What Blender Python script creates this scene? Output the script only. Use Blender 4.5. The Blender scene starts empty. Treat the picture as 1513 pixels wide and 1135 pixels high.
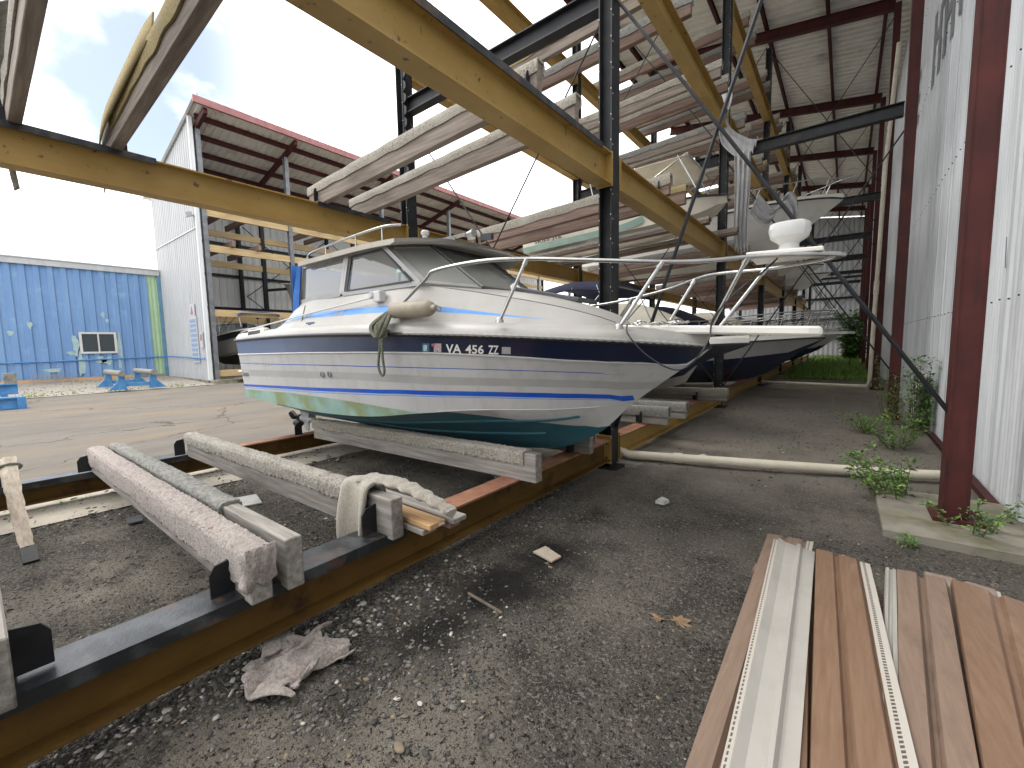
EXPO=1.4; CLOUD=9.0
import bpy, math, random
import numpy as np
from mathutils import Vector, Matrix, Euler
random.seed(7); rng = np.random.default_rng(7)
sc = bpy.context.scene; COL = sc.collection
V = Vector
ORD = ['first','second','third','fourth','fifth','sixth','seventh','eighth','ninth','tenth','eleventh','twelfth','thirteenth','fourteenth','fifteenth','sixteenth','seventeenth','eighteenth','nineteenth','twentieth']

# ------------------------------------------------------------------ mesh builder
class MB:
    def __init__(s): s.v=[]; s.f=[]; s.m=[]
    def add(s, vs, fs, mi=0):
        b=len(s.v); s.v += [tuple(p) for p in vs]
        for f in fs: s.f.append(tuple(b+i for i in f)); s.m.append(mi)
        return s
    def obox(s, c, ax, ay, az, mi=0):
        c=V(c); ax=V(ax); ay=V(ay); az=V(az)
        vs=[c+i*ax+j*ay+k*az for i in(-1,1) for j in(-1,1) for k in(-1,1)]
        fs=[(0,1,3,2),(4,6,7,5),(0,4,5,1),(2,3,7,6),(0,2,6,4),(1,5,7,3)]
        if ax.cross(ay).dot(az)<0: fs=[f[::-1] for f in fs]
        return s.add(vs,fs,mi)
    def box(s,x0,x1,y0,y1,z0,z1,mi=0):
        return s.obox(((x0+x1)/2,(y0+y1)/2,(z0+z1)/2),((x1-x0)/2,0,0),(0,(y1-y0)/2,0),(0,0,(z1-z0)/2),mi)
    def bar(s,p,q,w,h,up=(0,0,1),mi=0):
        p=V(p);q=V(q);d=(q-p); L=d.length; d/=L; u=V(up); r=d.cross(u)
        if r.length<1e-4: r=d.cross(V((1,0,0)))
        r.normalize(); u=r.cross(d)
        return s.obox((p+q)/2,d*L/2,r*w/2,u*h/2,mi)
    def isec(s,p,q,depth,width,tf=.016,tw=.012,up=(0,0,1),mi=0,mtop=None):
        p=V(p);q=V(q);d=(q-p);L=d.length;d/=L;u=V(up);r=d.cross(u);r.normalize();u=r.cross(d);c=(p+q)/2
        s.obox(c+u*(depth/2-tf/2),d*L/2,r*width/2,u*tf/2,mi if mtop is None else mtop)
        s.obox(c-u*(depth/2-tf/2),d*L/2,r*width/2,u*tf/2,mi)
        s.obox(c,d*L/2,r*tw/2,u*(depth/2-tf),mi)
        return s
    def tube(s,pts,r,n=8,mi=0,cap=True,closed=False):
        pts=[V(p) for p in pts]; N=len(pts); rs=r if hasattr(r,'__len__') else [r]*N
        prev=None; rings=[]
        for i,p in enumerate(pts):
            if closed: t=(pts[(i+1)%N]-pts[i-1])
            else: t=(pts[min(i+1,N-1)]-pts[max(i-1,0)])
            t.normalize()
            if prev is None:
                a=t.cross(V((0,0,1)))
                if a.length<.05: a=t.cross(V((1,0,0)))
            else:
                a=prev-t*prev.dot(t)
                if a.length<1e-5: a=t.cross(V((0,0,1)))
            a.normalize(); prev=a; b=t.cross(a)
            rings.append([p+(a*math.cos(2*math.pi*k/n)+b*math.sin(2*math.pi*k/n))*rs[i] for k in range(n)])
        s.loft(rings,mi,closed_ring=True,cap=cap and not closed,closed=closed); return s
    def loft(s,rings,mi=0,closed_ring=False,cap=False,closed=False):
        n=len(rings[0]); b=len(s.v)
        for r in rings: s.v += [tuple(p) for p in r]
        N=len(rings)
        for i in range(N if closed else N-1):
            i2=(i+1)%N
            for k in range(n if closed_ring else n-1):
                k2=(k+1)%n
                m=mi(i,k) if callable(mi) else mi
                s.f.append((b+i*n+k,b+i*n+k2,b+i2*n+k2,b+i2*n+k)); s.m.append(m)
        if cap:
            m=mi(0,0) if callable(mi) else mi
            s.f.append(tuple(b+k for k in range(n))[::-1]); s.m.append(m)
            s.f.append(tuple(b+(N-1)*n+k for k in range(n))); s.m.append(m)
        return s
    def lathe(s,c,prof,axis=(0,0,1),n=16,mi=0):
        a=V(axis).normalized(); u=a.cross(V((0,0,1)))
        if u.length<.05: u=V((1,0,0))
        u.normalize(); w=a.cross(u); c=V(c)
        s.loft([[c+a*h+(u*math.cos(2*math.pi*k/n)+w*math.sin(2*math.pi*k/n))*max(r,1e-4) for k in range(n)] for r,h in prof],mi,True,True)
        return s
    def prism(s,poly,dvec,mi=0):
        d=V(dvec); A=[V(p) for p in poly]; n=len(A)
        s.add(A+[p+d for p in A],[tuple(range(n))[::-1],tuple(range(n,2*n))]+[(i,(i+1)%n,n+(i+1)%n,n+i) for i in range(n)],mi)
        return s
    def build(s,name,mats,parent=None,loc=None,smooth=False,bevel=0,solid=0,fix=True):
        if not isinstance(mats,(list,tuple)): mats=[mats]
        off=V(parent['_w']) if parent is not None and '_w' in parent else V((0,0,0))
        o=None; base=off if parent is not None else (V(loc) if loc is not None else V((0,0,0)))
        me=bpy.data.meshes.new(name)
        me.from_pydata([(p[0]-base.x,p[1]-base.y,p[2]-base.z) for p in s.v],[],s.f)
        for m in mats: me.materials.append(m)
        me.polygons.foreach_set('material_index',s.m)
        if smooth: me.polygons.foreach_set('use_smooth',[True]*len(s.f))
        if fix:
            import bmesh
            bm=bmesh.new(); bm.from_mesh(me); bmesh.ops.recalc_face_normals(bm,faces=bm.faces); bm.to_mesh(me); bm.free()
        me.update()
        o=bpy.data.objects.new(name,me); COL.objects.link(o)
        if parent is not None:
            o.parent=parent; o['_w']=tuple(off)
        else:
            o.location=base; o['_w']=tuple(base)
        if bevel:
            b=o.modifiers.new('bevel','BEVEL'); b.width=bevel; b.segments=1; b.limit_method='ANGLE'
        if solid:
            b=o.modifiers.new('solid','SOLIDIFY'); b.thickness=solid; b.offset=0
        if smooth and hasattr(me,'set_sharp_from_angle'):
            try: me.set_sharp_from_angle(angle=math.radians(smooth if smooth is not True else 40))
            except Exception: pass
        return o
def tag(o,label,cat,group=None):
    o['label']=label; o['category']=cat
    if group: o['group']=group
    return o
def thing(name,label,cat,loc,group=None):
    o=bpy.data.objects.new(name,None); COL.objects.link(o); o.location=loc; o['_w']=tuple(loc); o.empty_display_size=.2
    return tag(o,label,cat,group)
def struct(o,kind='structure'): o['kind']=kind; return o
def dup(root,loc,label,rotz=0,group=None):
    r=root.copy(); COL.objects.link(r); r.location=loc; r.rotation_euler=(0,0,rotz); r['label']=label
    if group: r['group']=group
    for ch in list(root.children):
        c=ch.copy(); COL.objects.link(c); c.parent=r
        for g in list(ch.children):
            d=g.copy(); COL.objects.link(d); d.parent=c
    return r
def curve(pts,n=8):
    """Catmull-Rom through pts"""
    P=[V(p) for p in pts]; out=[]
    for i in range(len(P)-1):
        a=P[max(i-1,0)];b=P[i];c=P[i+1];d=P[min(i+2,len(P)-1)]
        for k in range(n):
            t=k/n; out.append(.5*((2*b)+(c-a)*t+(2*a-5*b+4*c-d)*t*t+(3*b-a-3*c+d)*t**3))
    out.append(P[-1]); return out
def cinterp(x,xs,ys):
    xs=list(xs); 
    if x<=xs[0]: return ys[0]
    if x>=xs[-1]: return ys[-1]
    i=max(k for k in range(len(xs)-1) if xs[k]<=x)
    def sl(k):
        if k==0: return (ys[1]-ys[0])/(xs[1]-xs[0])
        if k==len(xs)-1: return (ys[-1]-ys[-2])/(xs[-1]-xs[-2])
        return (ys[k+1]-ys[k-1])/(xs[k+1]-xs[k-1])
    h=xs[i+1]-xs[i]; t=(x-xs[i])/h; m0=sl(i)*h; m1=sl(i+1)*h
    return (2*t**3-3*t*t+1)*ys[i]+(t**3-2*t*t+t)*m0+(-2*t**3+3*t*t)*ys[i+1]+(t**3-t*t)*m1
class VN:
    """2-D value noise"""
    def __init__(s,seed): s.g=np.random.default_rng(seed).random((257,257))
    def __call__(s,x,y):
        x=np.asarray(x,float);y=np.asarray(y,float)
        xi=np.floor(x).astype(int);yi=np.floor(y).astype(int);fx=x-xi;fy=y-yi
        fx=fx*fx*(3-2*fx);fy=fy*fy*(3-2*fy);xi%=256;yi%=256;g=s.g
        return (g[xi,yi]*(1-fx)+g[xi+1,yi]*fx)*(1-fy)+(g[xi,yi+1]*(1-fx)+g[xi+1,yi+1]*fx)*fy
    def fbm(s,x,y,o=4):
        t=0;a=.5
        for i in range(o): t=t+a*s(np.asarray(x)*2**i+17*i,np.asarray(y)*2**i+9*i);a*=.5
        return t
vn=VN(3)

# ------------------------------------------------------------------ materials
def mat(name,c1,c2=None,scale=4,lo=.4,hi=.65,rough=.6,metal=0,bump=0,bscale=40,stretch=(1,1,1),c3=None,s3=1.2,lo3=.55,hi3=.75,rand=True,detail=5,spec=.5,coat=0,bdist=.01,voro=0,sheen=0,stretch3=None,trans=0):
    m=bpy.data.materials.new(name); m.use_nodes=True; nt=m.node_tree; N=nt.nodes; L=nt.links
    b=N['Principled BSDF']; b.inputs['Roughness'].default_value=rough; b.inputs['Metallic'].default_value=metal
    b.inputs['Specular IOR Level'].default_value=spec
    if coat: b.inputs['Coat Weight'].default_value=coat; b.inputs['Coat Roughness'].default_value=.25
    if sheen: b.inputs['Sheen Weight'].default_value=sheen
    b.inputs['Base Color'].default_value=(*c1,1)
    tc=N.new('ShaderNodeTexCoord'); vec=tc.outputs['Object']
    if rand:
        oi=N.new('ShaderNodeObjectInfo'); ad=N.new('ShaderNodeVectorMath'); ad.operation='ADD'
        mu=N.new('ShaderNodeVectorMath'); mu.operation='SCALE'; mu.inputs[0].default_value=(13,7,5); L.new(oi.outputs['Random'],mu.inputs['Scale'])
        L.new(vec,ad.inputs[0]); L.new(mu.outputs[0],ad.inputs[1]); vec=ad.outputs[0]
    def mapped(st):
        mp=N.new('ShaderNodeMapping'); mp.inputs['Scale'].default_value=st; L.new(vec,mp.inputs['Vector']); return mp.outputs[0]
    v1=mapped(stretch)
    def noise(v,s,d=detail):
        n=N.new('ShaderNodeTexNoise'); n.inputs['Scale'].default_value=s; n.inputs['Detail'].default_value=d; n.inputs['Roughness'].default_value=.6; L.new(v,n.inputs['Vector']); return n.outputs['Fac']
    def ramp(f,a,c):
        r=N.new('ShaderNodeMapRange'); r.inputs['From Min'].default_value=a; r.inputs['From Max'].default_value=c; L.new(f,r.inputs['Value']); return r.outputs['Result']
    def mix(f,A,B):
        x=N.new('ShaderNodeMix'); x.data_type='RGBA'; L.new(f,x.inputs[0])
        for k,c in ((6,A),(7,B)):
            if isinstance(c,tuple): x.inputs[k].default_value=(*c,1)
            else: L.new(c,x.inputs[k])
        return x.outputs[2]
    col=None
    if c2 is not None: col=mix(ramp(noise(v1,scale),lo,hi),c1,c2)
    if c3 is not None: col=mix(ramp(noise(mapped(stretch3 or (1,1,1)),s3),lo3,hi3),col if col is not None else c1,c3)
    if col is not None: L.new(col,b.inputs['Base Color'])
    if bump:
        if voro:
            t=N.new('ShaderNodeTexVoronoi'); t.inputs['Scale'].default_value=voro; L.new(v1,t.inputs['Vector']); h=t.outputs['Distance']
        else: h=noise(v1,bscale,6)
        bp=N.new('ShaderNodeBump'); bp.inputs['Strength'].default_value=bump; bp.inputs['Distance'].default_value=bdist; L.new(h,bp.inputs['Height']); L.new(bp.outputs[0],b.inputs['Normal'])
    if trans:
        b.inputs['Transmission Weight'].default_value=trans
    return m
def glassmat(name,tint,refl=.25,op=.25):
    m=bpy.data.materials.new(name); m.use_nodes=True; nt=m.node_tree; N=nt.nodes; L=nt.links
    for n in list(N): N.remove(n)
    out=N.new('ShaderNodeOutputMaterial'); tr=N.new('ShaderNodeBsdfTransparent'); tr.inputs[0].default_value=(*tint,1)
    gl=N.new('ShaderNodeBsdfGlossy'); gl.inputs['Roughness'].default_value=.03; gl.inputs[0].default_value=(.9,.9,.9,1)
    df=N.new('ShaderNodeBsdfDiffuse'); df.inputs[0].default_value=(.64,.65,.62,1)
    fr=N.new('ShaderNodeLayerWeight'); pw=N.new('ShaderNodeMath'); pw.operation='POWER'; pw.inputs[1].default_value=4.0; L.new(fr.outputs['Facing'],pw.inputs[0])
    m1=N.new('ShaderNodeMixShader'); m1.inputs[0].default_value=op*.5; L.new(tr.outputs[0],m1.inputs[1]); L.new(df.outputs[0],m1.inputs[2])
    ad=N.new('ShaderNodeMath'); ad.operation='MULTIPLY_ADD'; ad.inputs[1].default_value=.8; ad.inputs[2].default_value=.04+refl*.3; L.new(pw.outputs[0],ad.inputs[0])
    m2=N.new('ShaderNodeMixShader'); L.new(ad.outputs[0],m2.inputs[0]); L.new(m1.outputs[0],m2.inputs[1]); L.new(gl.outputs[0],m2.inputs[2])
    L.new(m2.outputs[0],out.inputs[0]); return m

BLACK=mat('black_steel',(.010,.011,.013),(.022,.023,.026),scale=6,rough=.5,spec=.3,c3=(.06,.04,.03),s3=3,lo3=.62,hi3=.8,bump=.15,bscale=60)
BLACKTOP=mat('black_steel_worn',(.016,.018,.021),(.06,.066,.07),scale=6,lo=.46,hi=.66,rough=.33,c3=(.09,.055,.04),s3=4,lo3=.58,hi3=.66,bump=.2,bscale=60)
HOLELIGHT=mat('bolt_hole_daylight',(.5,.5,.5),rough=.5)  # pale chips paint the daylight showing through the post flange bolt holes
YELLOW=mat('yellow_paint',(.31,.19,.045),(.37,.24,.07),scale=3,rough=.55,c3=(.1,.055,.025),s3=10,lo3=.63,hi3=.7,bump=.12,bscale=80,stretch=(1,.5,1))
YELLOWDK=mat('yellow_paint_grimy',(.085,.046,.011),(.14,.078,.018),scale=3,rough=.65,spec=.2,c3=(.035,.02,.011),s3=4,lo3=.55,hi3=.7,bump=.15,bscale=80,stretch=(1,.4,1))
RUSTTOP=mat('rusty_flange',(.22,.09,.05),(.3,.15,.09),scale=8,rough=.7,c3=(.12,.1,.09),s3=5,bump=.2,bscale=90)
RED=mat('red_oxide_steel',(.052,.016,.015),(.078,.021,.018),scale=2.5,rough=.6,spec=.2,c3=(.03,.014,.014),s3=1.6,lo3=.52,hi3=.72,bump=.1,bscale=50,stretch3=(5,5,.6))
REDLT=mat('faded_red_fascia',(.24,.085,.085),(.3,.14,.135),scale=2,rough=.6)
WOODS=dict(stretch=(.5,9,9))
WOOD=mat('weathered_timber',(.17,.152,.132),(.33,.31,.28),scale=3.2,lo=.35,hi=.68,rough=.85,bump=.45,bscale=7,c3=(.075,.06,.05),s3=1.9,lo3=.52,hi3=.75,stretch=(.5,9,9),stretch3=(.35,2.4,2.4))
WOODB=mat('brown_grey_timber',(.155,.122,.1),(.27,.23,.19),scale=3.2,lo=.35,hi=.68,rough=.85,bump=.45,bscale=7,c3=(.07,.05,.04),s3=1.9,lo3=.52,hi3=.75,stretch=(.5,9,9),stretch3=(.35,2.4,2.4))
SBROWN2=mat('faded_brown_siding',(.19,.13,.095),(.245,.17,.125),scale=5,lo=.35,hi=.7,rough=.6,stretch=(14,.7,4),bump=.2,bscale=9,c3=(.12,.085,.065),s3=4,lo3=.55,hi3=.75,stretch3=(3,.6,1))
WOODRED=mat('dark_reddish_timber',(.15,.095,.073),(.25,.18,.145),scale=3.2,lo=.35,hi=.68,rough=.85,bump=.4,bscale=7,c3=(.07,.04,.035),s3=1.6,stretch=(.5,9,9),stretch3=(.35,2.4,2.4))
PINE=mat('pine_plank',(.55,.34,.16),(.42,.25,.12),scale=3,rough=.6,bump=.25,bscale=7,stretch=(.5,9,9),c3=(.3,.24,.19),s3=2,lo3=.55,hi3=.7)
SHEDPINE=mat('yellow_pine_beam',(.5,.38,.2),(.4,.28,.14),scale=2,rough=.7,stretch=(6,.5,6))
CARPET=mat('beige_carpet',(.38,.35,.295),(.18,.162,.13),scale=60,lo=.4,hi=.62,rough=.97,bump=1,bscale=95,bdist=.012,c3=(.38,.36,.31),s3=3,lo3=.5,hi3=.75,sheen=.3,spec=.1)
CARPETY=mat('yellowed_carpet',(.36,.29,.15),(.24,.2,.11),scale=60,lo=.4,hi=.62,rough=.97,bump=1,bscale=95,bdist=.012,c3=(.3,.27,.19),s3=3,spec=.1)
CARPETP=mat('pinkish_carpet',(.42,.365,.33),(.25,.21,.185),scale=70,lo=.4,hi=.62,rough=.97,bump=1,bscale=110,bdist=.01,c3=(.27,.235,.21),s3=2.5,lo3=.52,hi3=.75,sheen=.3,spec=.1)
CARPETG=mat('grey_worn_carpet',(.25,.25,.23),(.165,.16,.148),scale=30,rough=.97,bump=.6,bscale=60,bdist=.008,c3=(.3,.29,.265),s3=3,spec=.1)
GALV=mat('corrugated_roof_underside',(.8,.78,.73),(.7,.68,.63),scale=1.6,rough=.6,c3=(.36,.33,.29),s3=.9,lo3=.56,hi3=.8,stretch=(1,3,1))
WALLM=mat('white_metal_siding',(.56,.585,.6),(.65,.67,.69),scale=1.1,rough=.6,c3=(.36,.37,.38),s3=1.5,lo3=.52,hi3=.8,stretch3=(2.5,3.5,.28),bump=.1,bscale=14,stretch=(1,2,.4))
WALLPAINT=mat('faded_grey_paint',(.17,.18,.2),(.3,.31,.33),scale=5,rough=.7,stretch=(3,3,1))
WHITEM=mat('white_shed_cladding',(.43,.44,.45),(.37,.38,.39),scale=1.5,rough=.55,c3=(.33,.33,.32),s3=.5,lo3=.6,hi3=.9,stretch=(3,3,.3))
GREYCLAD=mat('grey_shed_cladding',(.7,.72,.72),(.62,.64,.64),scale=1.2,rough=.6,stretch=(1,2,.3))
BLUE=mat('blue_wall_paint',(.135,.25,.46),(.165,.29,.49),scale=1.2,rough=.7,c3=(.19,.34,.5),s3=1.6,lo3=.58,hi3=.76,stretch=(1,2,.35))
BLUESTEEL=mat('blue_stand_paint',(.05,.19,.42),(.08,.25,.5),scale=5,rough=.5,c3=(.15,.08,.05),s3=6,lo3=.68,hi3=.75)
GREENP=mat('pale_green_paint',(.33,.47,.29),(.38,.52,.34),scale=2,rough=.6)
PATCH=mat('filler_patch',(.27,.4,.42),(.36,.46,.44),scale=6,rough=.7)
CONC=mat('concrete',(.27,.25,.2),(.19,.175,.14),scale=3,rough=.9,bump=.3,bscale=60,c3=(.13,.125,.07),s3=2.2,lo3=.48,hi3=.66)
PVC=mat('cream_pvc',(.62,.57,.46),(.54,.49,.39),scale=4,rough=.45,c3=(.36,.31,.24),s3=3,lo3=.6,hi3=.8)
GELW=mat('shade_lightened_gelcoat',(.76,.74,.69),(.68,.66,.61),scale=1.5,rough=.4,c3=(.55,.53,.48),s3=1.4,lo3=.6,hi3=.85)  # same white as GEL, lightened to make up for shade under the roof
GEL=mat('white_gelcoat',(.385,.37,.345),(.335,.325,.305),scale=1.5,rough=.42,c3=(.27,.255,.225),s3=1.6,lo3=.53,hi3=.8,coat=.08)
GELB=mat('cream_gelcoat',(.74,.69,.57),(.66,.61,.51),scale=1.5,rough=.3,c3=(.42,.39,.33),s3=1.4,lo3=.6,hi3=.85)
GREYBAND=mat('grey_hull_stripe',(.36,.36,.345),(.32,.32,.31),scale=3,rough=.3)
HULLGREY=mat('silver_hull',(.47,.47,.465),(.42,.42,.415),scale=1.2,rough=.3,coat=.2,c3=(.37,.365,.34),s3=1.6,lo3=.5,hi3=.78,stretch3=(4.5,4.5,.45))
ROYAL=mat('royal_blue_stripe',(.012,.075,.42),(.016,.1,.48),scale=3,rough=.25,coat=.3)
SKYB=mat('light_blue_stripe',(.07,.25,.62),(.1,.3,.66),scale=3,rough=.3)
NAVYD=mat('navy_gelcoat',(.007,.014,.042),(.01,.018,.052),scale=2,rough=.18,coat=.5)
TEAL=mat('teal_bottom_paint',(.016,.075,.10),(.024,.10,.125),scale=2,rough=.55,c3=(.045,.115,.12),s3=2.5,lo3=.5,hi3=.8,stretch=(.5,2,2),bump=.1,bscale=30)
TEALP=mat('faded_teal_paint',(.19,.31,.27),(.25,.36,.32),scale=2.5,rough=.8,c3=(.19,.235,.11),s3=2.2,lo3=.46,hi3=.6)
BLACKR=mat('black_rubber',(.012,.012,.013),(.025,.025,.025),scale=20,rough=.45)
STEEL=mat('stainless_tube',(.46,.46,.45),rough=.27,metal=1,c2=(.36,.36,.35),scale=8)
ALU=mat('window_aluminium',(.36,.36,.355),(.3,.3,.295),scale=4,rough=.4,metal=.3)
GLASS=glassmat('tinted_glass',(.45,.49,.48),.08,.5); GLASSW=glassmat('hazy_windshield_glass',(.6,.6,.57),.0,.8); GLASSC=glassmat('clear_vinyl',(.75,.78,.78),.3,.5)
DARKGL=mat('dark_window_glass',(.05,.06,.065),rough=.08)
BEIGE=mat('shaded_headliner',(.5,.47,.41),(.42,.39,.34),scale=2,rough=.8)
CANVB=mat('blue_canvas',(.015,.1,.36),(.025,.14,.44),scale=6,rough=.85,bump=.3,bscale=25)
CANVN=mat('navy_canvas',(.012,.014,.04),(.02,.024,.06),scale=6,rough=.85,bump=.3,bscale=20)
CANVC=mat('cream_canvas',(.8,.76,.66),(.72,.68,.58),scale=3,rough=.85,bump=.2,bscale=15)
GREYCL=mat('pale_grey_cloth',(.5,.5,.5),(.38,.38,.38),scale=6,rough=.9,bump=.4,bscale=12,stretch=(3,3,.4))
ROPE=mat('grey_green_rope',(.11,.115,.08),(.2,.2,.15),scale=60,rough=.95,bump=.8,bscale=120)
FENDERM=mat('dirty_fender_vinyl',(.3,.26,.2),(.2,.165,.12),scale=5,rough=.6,c3=(.2,.165,.12),s3=6)
DKGREY=mat('dark_grey_plastic',(.045,.048,.055),(.06,.063,.07),scale=8,rough=.5)
SEAT=mat('grey_seat_vinyl',(.25,.26,.26),(.2,.2,.21),scale=5,rough=.6)
GREYMET=mat('grey_outdrive_paint',(.2,.205,.21),(.3,.3,.3),scale=9,rough=.5,metal=.2)
WPLAS=mat('white_plastic',(.56,.56,.55),(.5,.5,.485),scale=3,rough=.3)
TEXTW=mat('white_lettering',(.75,.75,.72),rough=.5)
SBROWN=mat('brown_vinyl_siding',(.175,.102,.062),(.225,.138,.088),scale=5,lo=.35,hi=.7,rough=.55,stretch=(14,.7,4),bump=.2,bscale=9,c3=(.3,.2,.14),s3=3,lo3=.6,hi3=.85,stretch3=(3,.5,1))
SWHITE=mat('white_vinyl_siding',(.39,.37,.335),(.34,.325,.29),scale=3,rough=.5,c3=(.31,.28,.24),s3=4,lo3=.62,hi3=.85)
SGREY=mat('taupe_vinyl_siding',(.26,.2,.165),(.31,.25,.21),scale=5,rough=.55,stretch=(14,.7,4))
def hemmat():
    m=mat('slotted_nail_hem',(.46,.43,.38),rough=.5); nt=m.node_tree; N=nt.nodes; L=nt.links; b=N['Principled BSDF']
    uv=N.new('ShaderNodeUVMap'); sx=N.new('ShaderNodeSeparateXYZ'); L.new(uv.outputs[0],sx.inputs[0])
    def mth(op,a,c):
        n=N.new('ShaderNodeMath'); n.operation=op
        for i,q in enumerate((a,c)):
            if q is None: continue
            if isinstance(q,(int,float)): n.inputs[i].default_value=q
            else: L.new(q,n.inputs[i])
        return n.outputs[0]
    fr=mth('FRACT',mth('MULTIPLY',sx.outputs['Y'],24),None); a=mth('LESS_THAN',fr,.62)
    c=mth('LESS_THAN',mth('ABSOLUTE',mth('SUBTRACT',sx.outputs['X'],.4),None),.13)
    k=mth('MULTIPLY',a,c); x=N.new('ShaderNodeMix'); x.data_type='RGBA'; L.new(k,x.inputs[0]); x.inputs[6].default_value=(.46,.43,.38,1); x.inputs[7].default_value=(.11,.085,.07,1)
    L.new(x.outputs[2],b.inputs['Base Color']); return m
HEM=hemmat()
LEAFM=[mat('leaf_bright',(.14,.26,.05),(.2,.33,.07),scale=9,rough=.6),mat('leaf_mid',(.08,.17,.035),(.12,.22,.05),scale=9,rough=.6),mat('leaf_dark',(.03,.075,.018),(.045,.1,.025),scale=9,rough=.6)]
GRASSM=[mat('grass_bright',(.19,.3,.06),(.28,.36,.1),scale=6,rough=.6),mat('grass_mid',(.1,.22,.03),(.14,.28,.05),scale=6,rough=.6)]
STEM=mat('plant_stem',(.16,.13,.07),(.1,.11,.04),scale=10,rough=.8)
BARK=mat('bark',(.1,.075,.055),(.15,.12,.09),scale=6,rough=.9,bump=.5,bscale=12)
STONES=[mat('stone_grey',(.095,.088,.08),(.15,.14,.128),scale=20,rough=.9),mat('stone_dark',(.035,.033,.031),(.06,.056,.052),scale=20,rough=.9),mat('stone_tan',(.15,.115,.08),(.2,.16,.115),scale=20,rough=.9),mat('shell_white',(.36,.34,.3),(.46,.44,.4),scale=20,rough=.8)]
LEAFD=mat('dry_leaf',(.22,.15,.085),(.15,.095,.05),scale=25,rough=.8)
CARD=mat('cardboard_scrap',(.3,.25,.19),(.36,.31,.25),scale=8,rough=.9)
PAPER=mat('pale_scrap',(.5,.5,.47),(.4,.4,.37),scale=8,rough=.8)
SIGNW=mat('sign_white',(.46,.47,.49),rough=.5); SIGNB=mat('sign_blue',(.2,.28,.43),(.27,.34,.46),scale=9,rough=.5); SIGNR=mat('sign_red',(.36,.14,.13),rough=.5)
# ------------------------------------------------------------------ camera, sky, sun
F=630.; VPD=np.array([1250-756.5,500-567.5,F]); VPV=np.array([885-756.5,7420-567.5,F])
dd=VPD/np.linalg.norm(VPD); vv=VPV-dd*(VPV@dd); vv/=np.linalg.norm(vv); up=-vv; xx=np.cross(vv,dd)
R=np.array([xx,dd,up])
cam=bpy.data.cameras.new('camera'); co=bpy.data.objects.new('camera',cam); COL.objects.link(co)
cam.sensor_width=36; cam.lens=F/1513*36; cam.clip_end=2000; cam.clip_start=.02
Rb=Matrix(((R[0][0],-R[0][1],-R[0][2]),(R[1][0],-R[1][1],-R[1][2]),(R[2][0],-R[2][1],-R[2][2])))
co.matrix_world=Matrix.Translation((0,0,1.6))@Rb.to_4x4(); sc.camera=co
SUN_EL=math.radians(52); SUN_AZ=math.radians(250)   # compass-like: direction the light comes from, from +Y clockwise
w=bpy.data.worlds.new('World'); sc.world=w; w.use_nodes=True; nt=w.node_tree; N=nt.nodes; L=nt.links
bg=N['Background']; sky=N.new('ShaderNodeTexSky'); sky.sky_type='NISHITA'; sky.sun_disc=False; sky.sun_elevation=SUN_EL; sky.sun_rotation=SUN_AZ
tc=N.new('ShaderNodeTexCoord'); mp=N.new('ShaderNodeMapping'); mp.inputs['Scale'].default_value=(1,1,1.6); mp.inputs['Location'].default_value=(.35,.1,.2)
n1=N.new('ShaderNodeTexNoise'); n1.inputs['Scale'].default_value=2.6; n1.inputs['Detail'].default_value=7; n1.inputs['Roughness'].default_value=.5
L.new(tc.outputs['Generated'],mp.inputs[0]); L.new(mp.outputs[0],n1.inputs['Vector'])
mr=N.new('ShaderNodeMapRange'); mr.inputs['From Min'].default_value=.36; mr.inputs['From Max'].default_value=.5; mr.interpolation_type='SMOOTHSTEP'; L.new(n1.outputs['Fac'],mr.inputs['Value'])
# cloud gap: thin cover in one part of the sky only
dt=N.new('ShaderNodeVectorMath'); dt.operation='DOT_PRODUCT'; L.new(tc.outputs['Generated'],dt.inputs[0])
gd=R@np.array([40-756.5,20-567.5,F]); gd/=np.linalg.norm(gd); dt.inputs[1].default_value=tuple(gd)
m2=N.new('ShaderNodeMapRange'); m2.inputs['From Min'].default_value=.93; m2.inputs['From Max'].default_value=.985; m2.inputs['To Min'].default_value=1; m2.inputs['To Max'].default_value=0; m2.interpolation_type='SMOOTHSTEP'; L.new(dt.outputs['Value'],m2.inputs['Value'])
mx=N.new('ShaderNodeMath'); mx.operation='MAXIMUM'; L.new(mr.outputs[0],mx.inputs[0]); L.new(m2.outputs[0],mx.inputs[1])
cm=N.new('ShaderNodeMix'); cm.data_type='RGBA'; L.new(mx.outputs[0],cm.inputs[0]); cm.inputs[7].default_value=(CLOUD,CLOUD*1.0,CLOUD*1.01,1)
sg=N.new('ShaderNodeMix'); sg.data_type='RGBA'; sg.inputs[0].default_value=.6; L.new(sky.outputs[0],sg.inputs[6]); sg.inputs[7].default_value=(1.7,1.8,2.05,1)
L.new(sg.outputs[2],cm.inputs[6]); L.new(cm.outputs[2],bg.inputs['Color']); bg.inputs['Strength'].default_value=.12
sl=bpy.data.lights.new('sun','SUN'); so=bpy.data.objects.new('sun',sl); COL.objects.link(so); sl.energy=.9; sl.angle=math.radians(32); sl.color=(1,.96,.9)
sdir=V((math.sin(SUN_AZ)*math.cos(SUN_EL),math.cos(SUN_AZ)*math.cos(SUN_EL),math.sin(SUN_EL)))
so.rotation_euler=sdir.to_track_quat('Z','Y').to_euler(); so.location=(-20,-20,40)
sc.view_settings.view_transform='Standard'; sc.view_settings.look='None'; sc.view_settings.exposure=EXPO; sc.view_settings.gamma=1
try: sc.cycles.max_bounces=8; sc.cycles.transparent_max_bounces=12; sc.cycles.diffuse_bounces=5; sc.cycles.use_denoising=True
except Exception: pass

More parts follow.
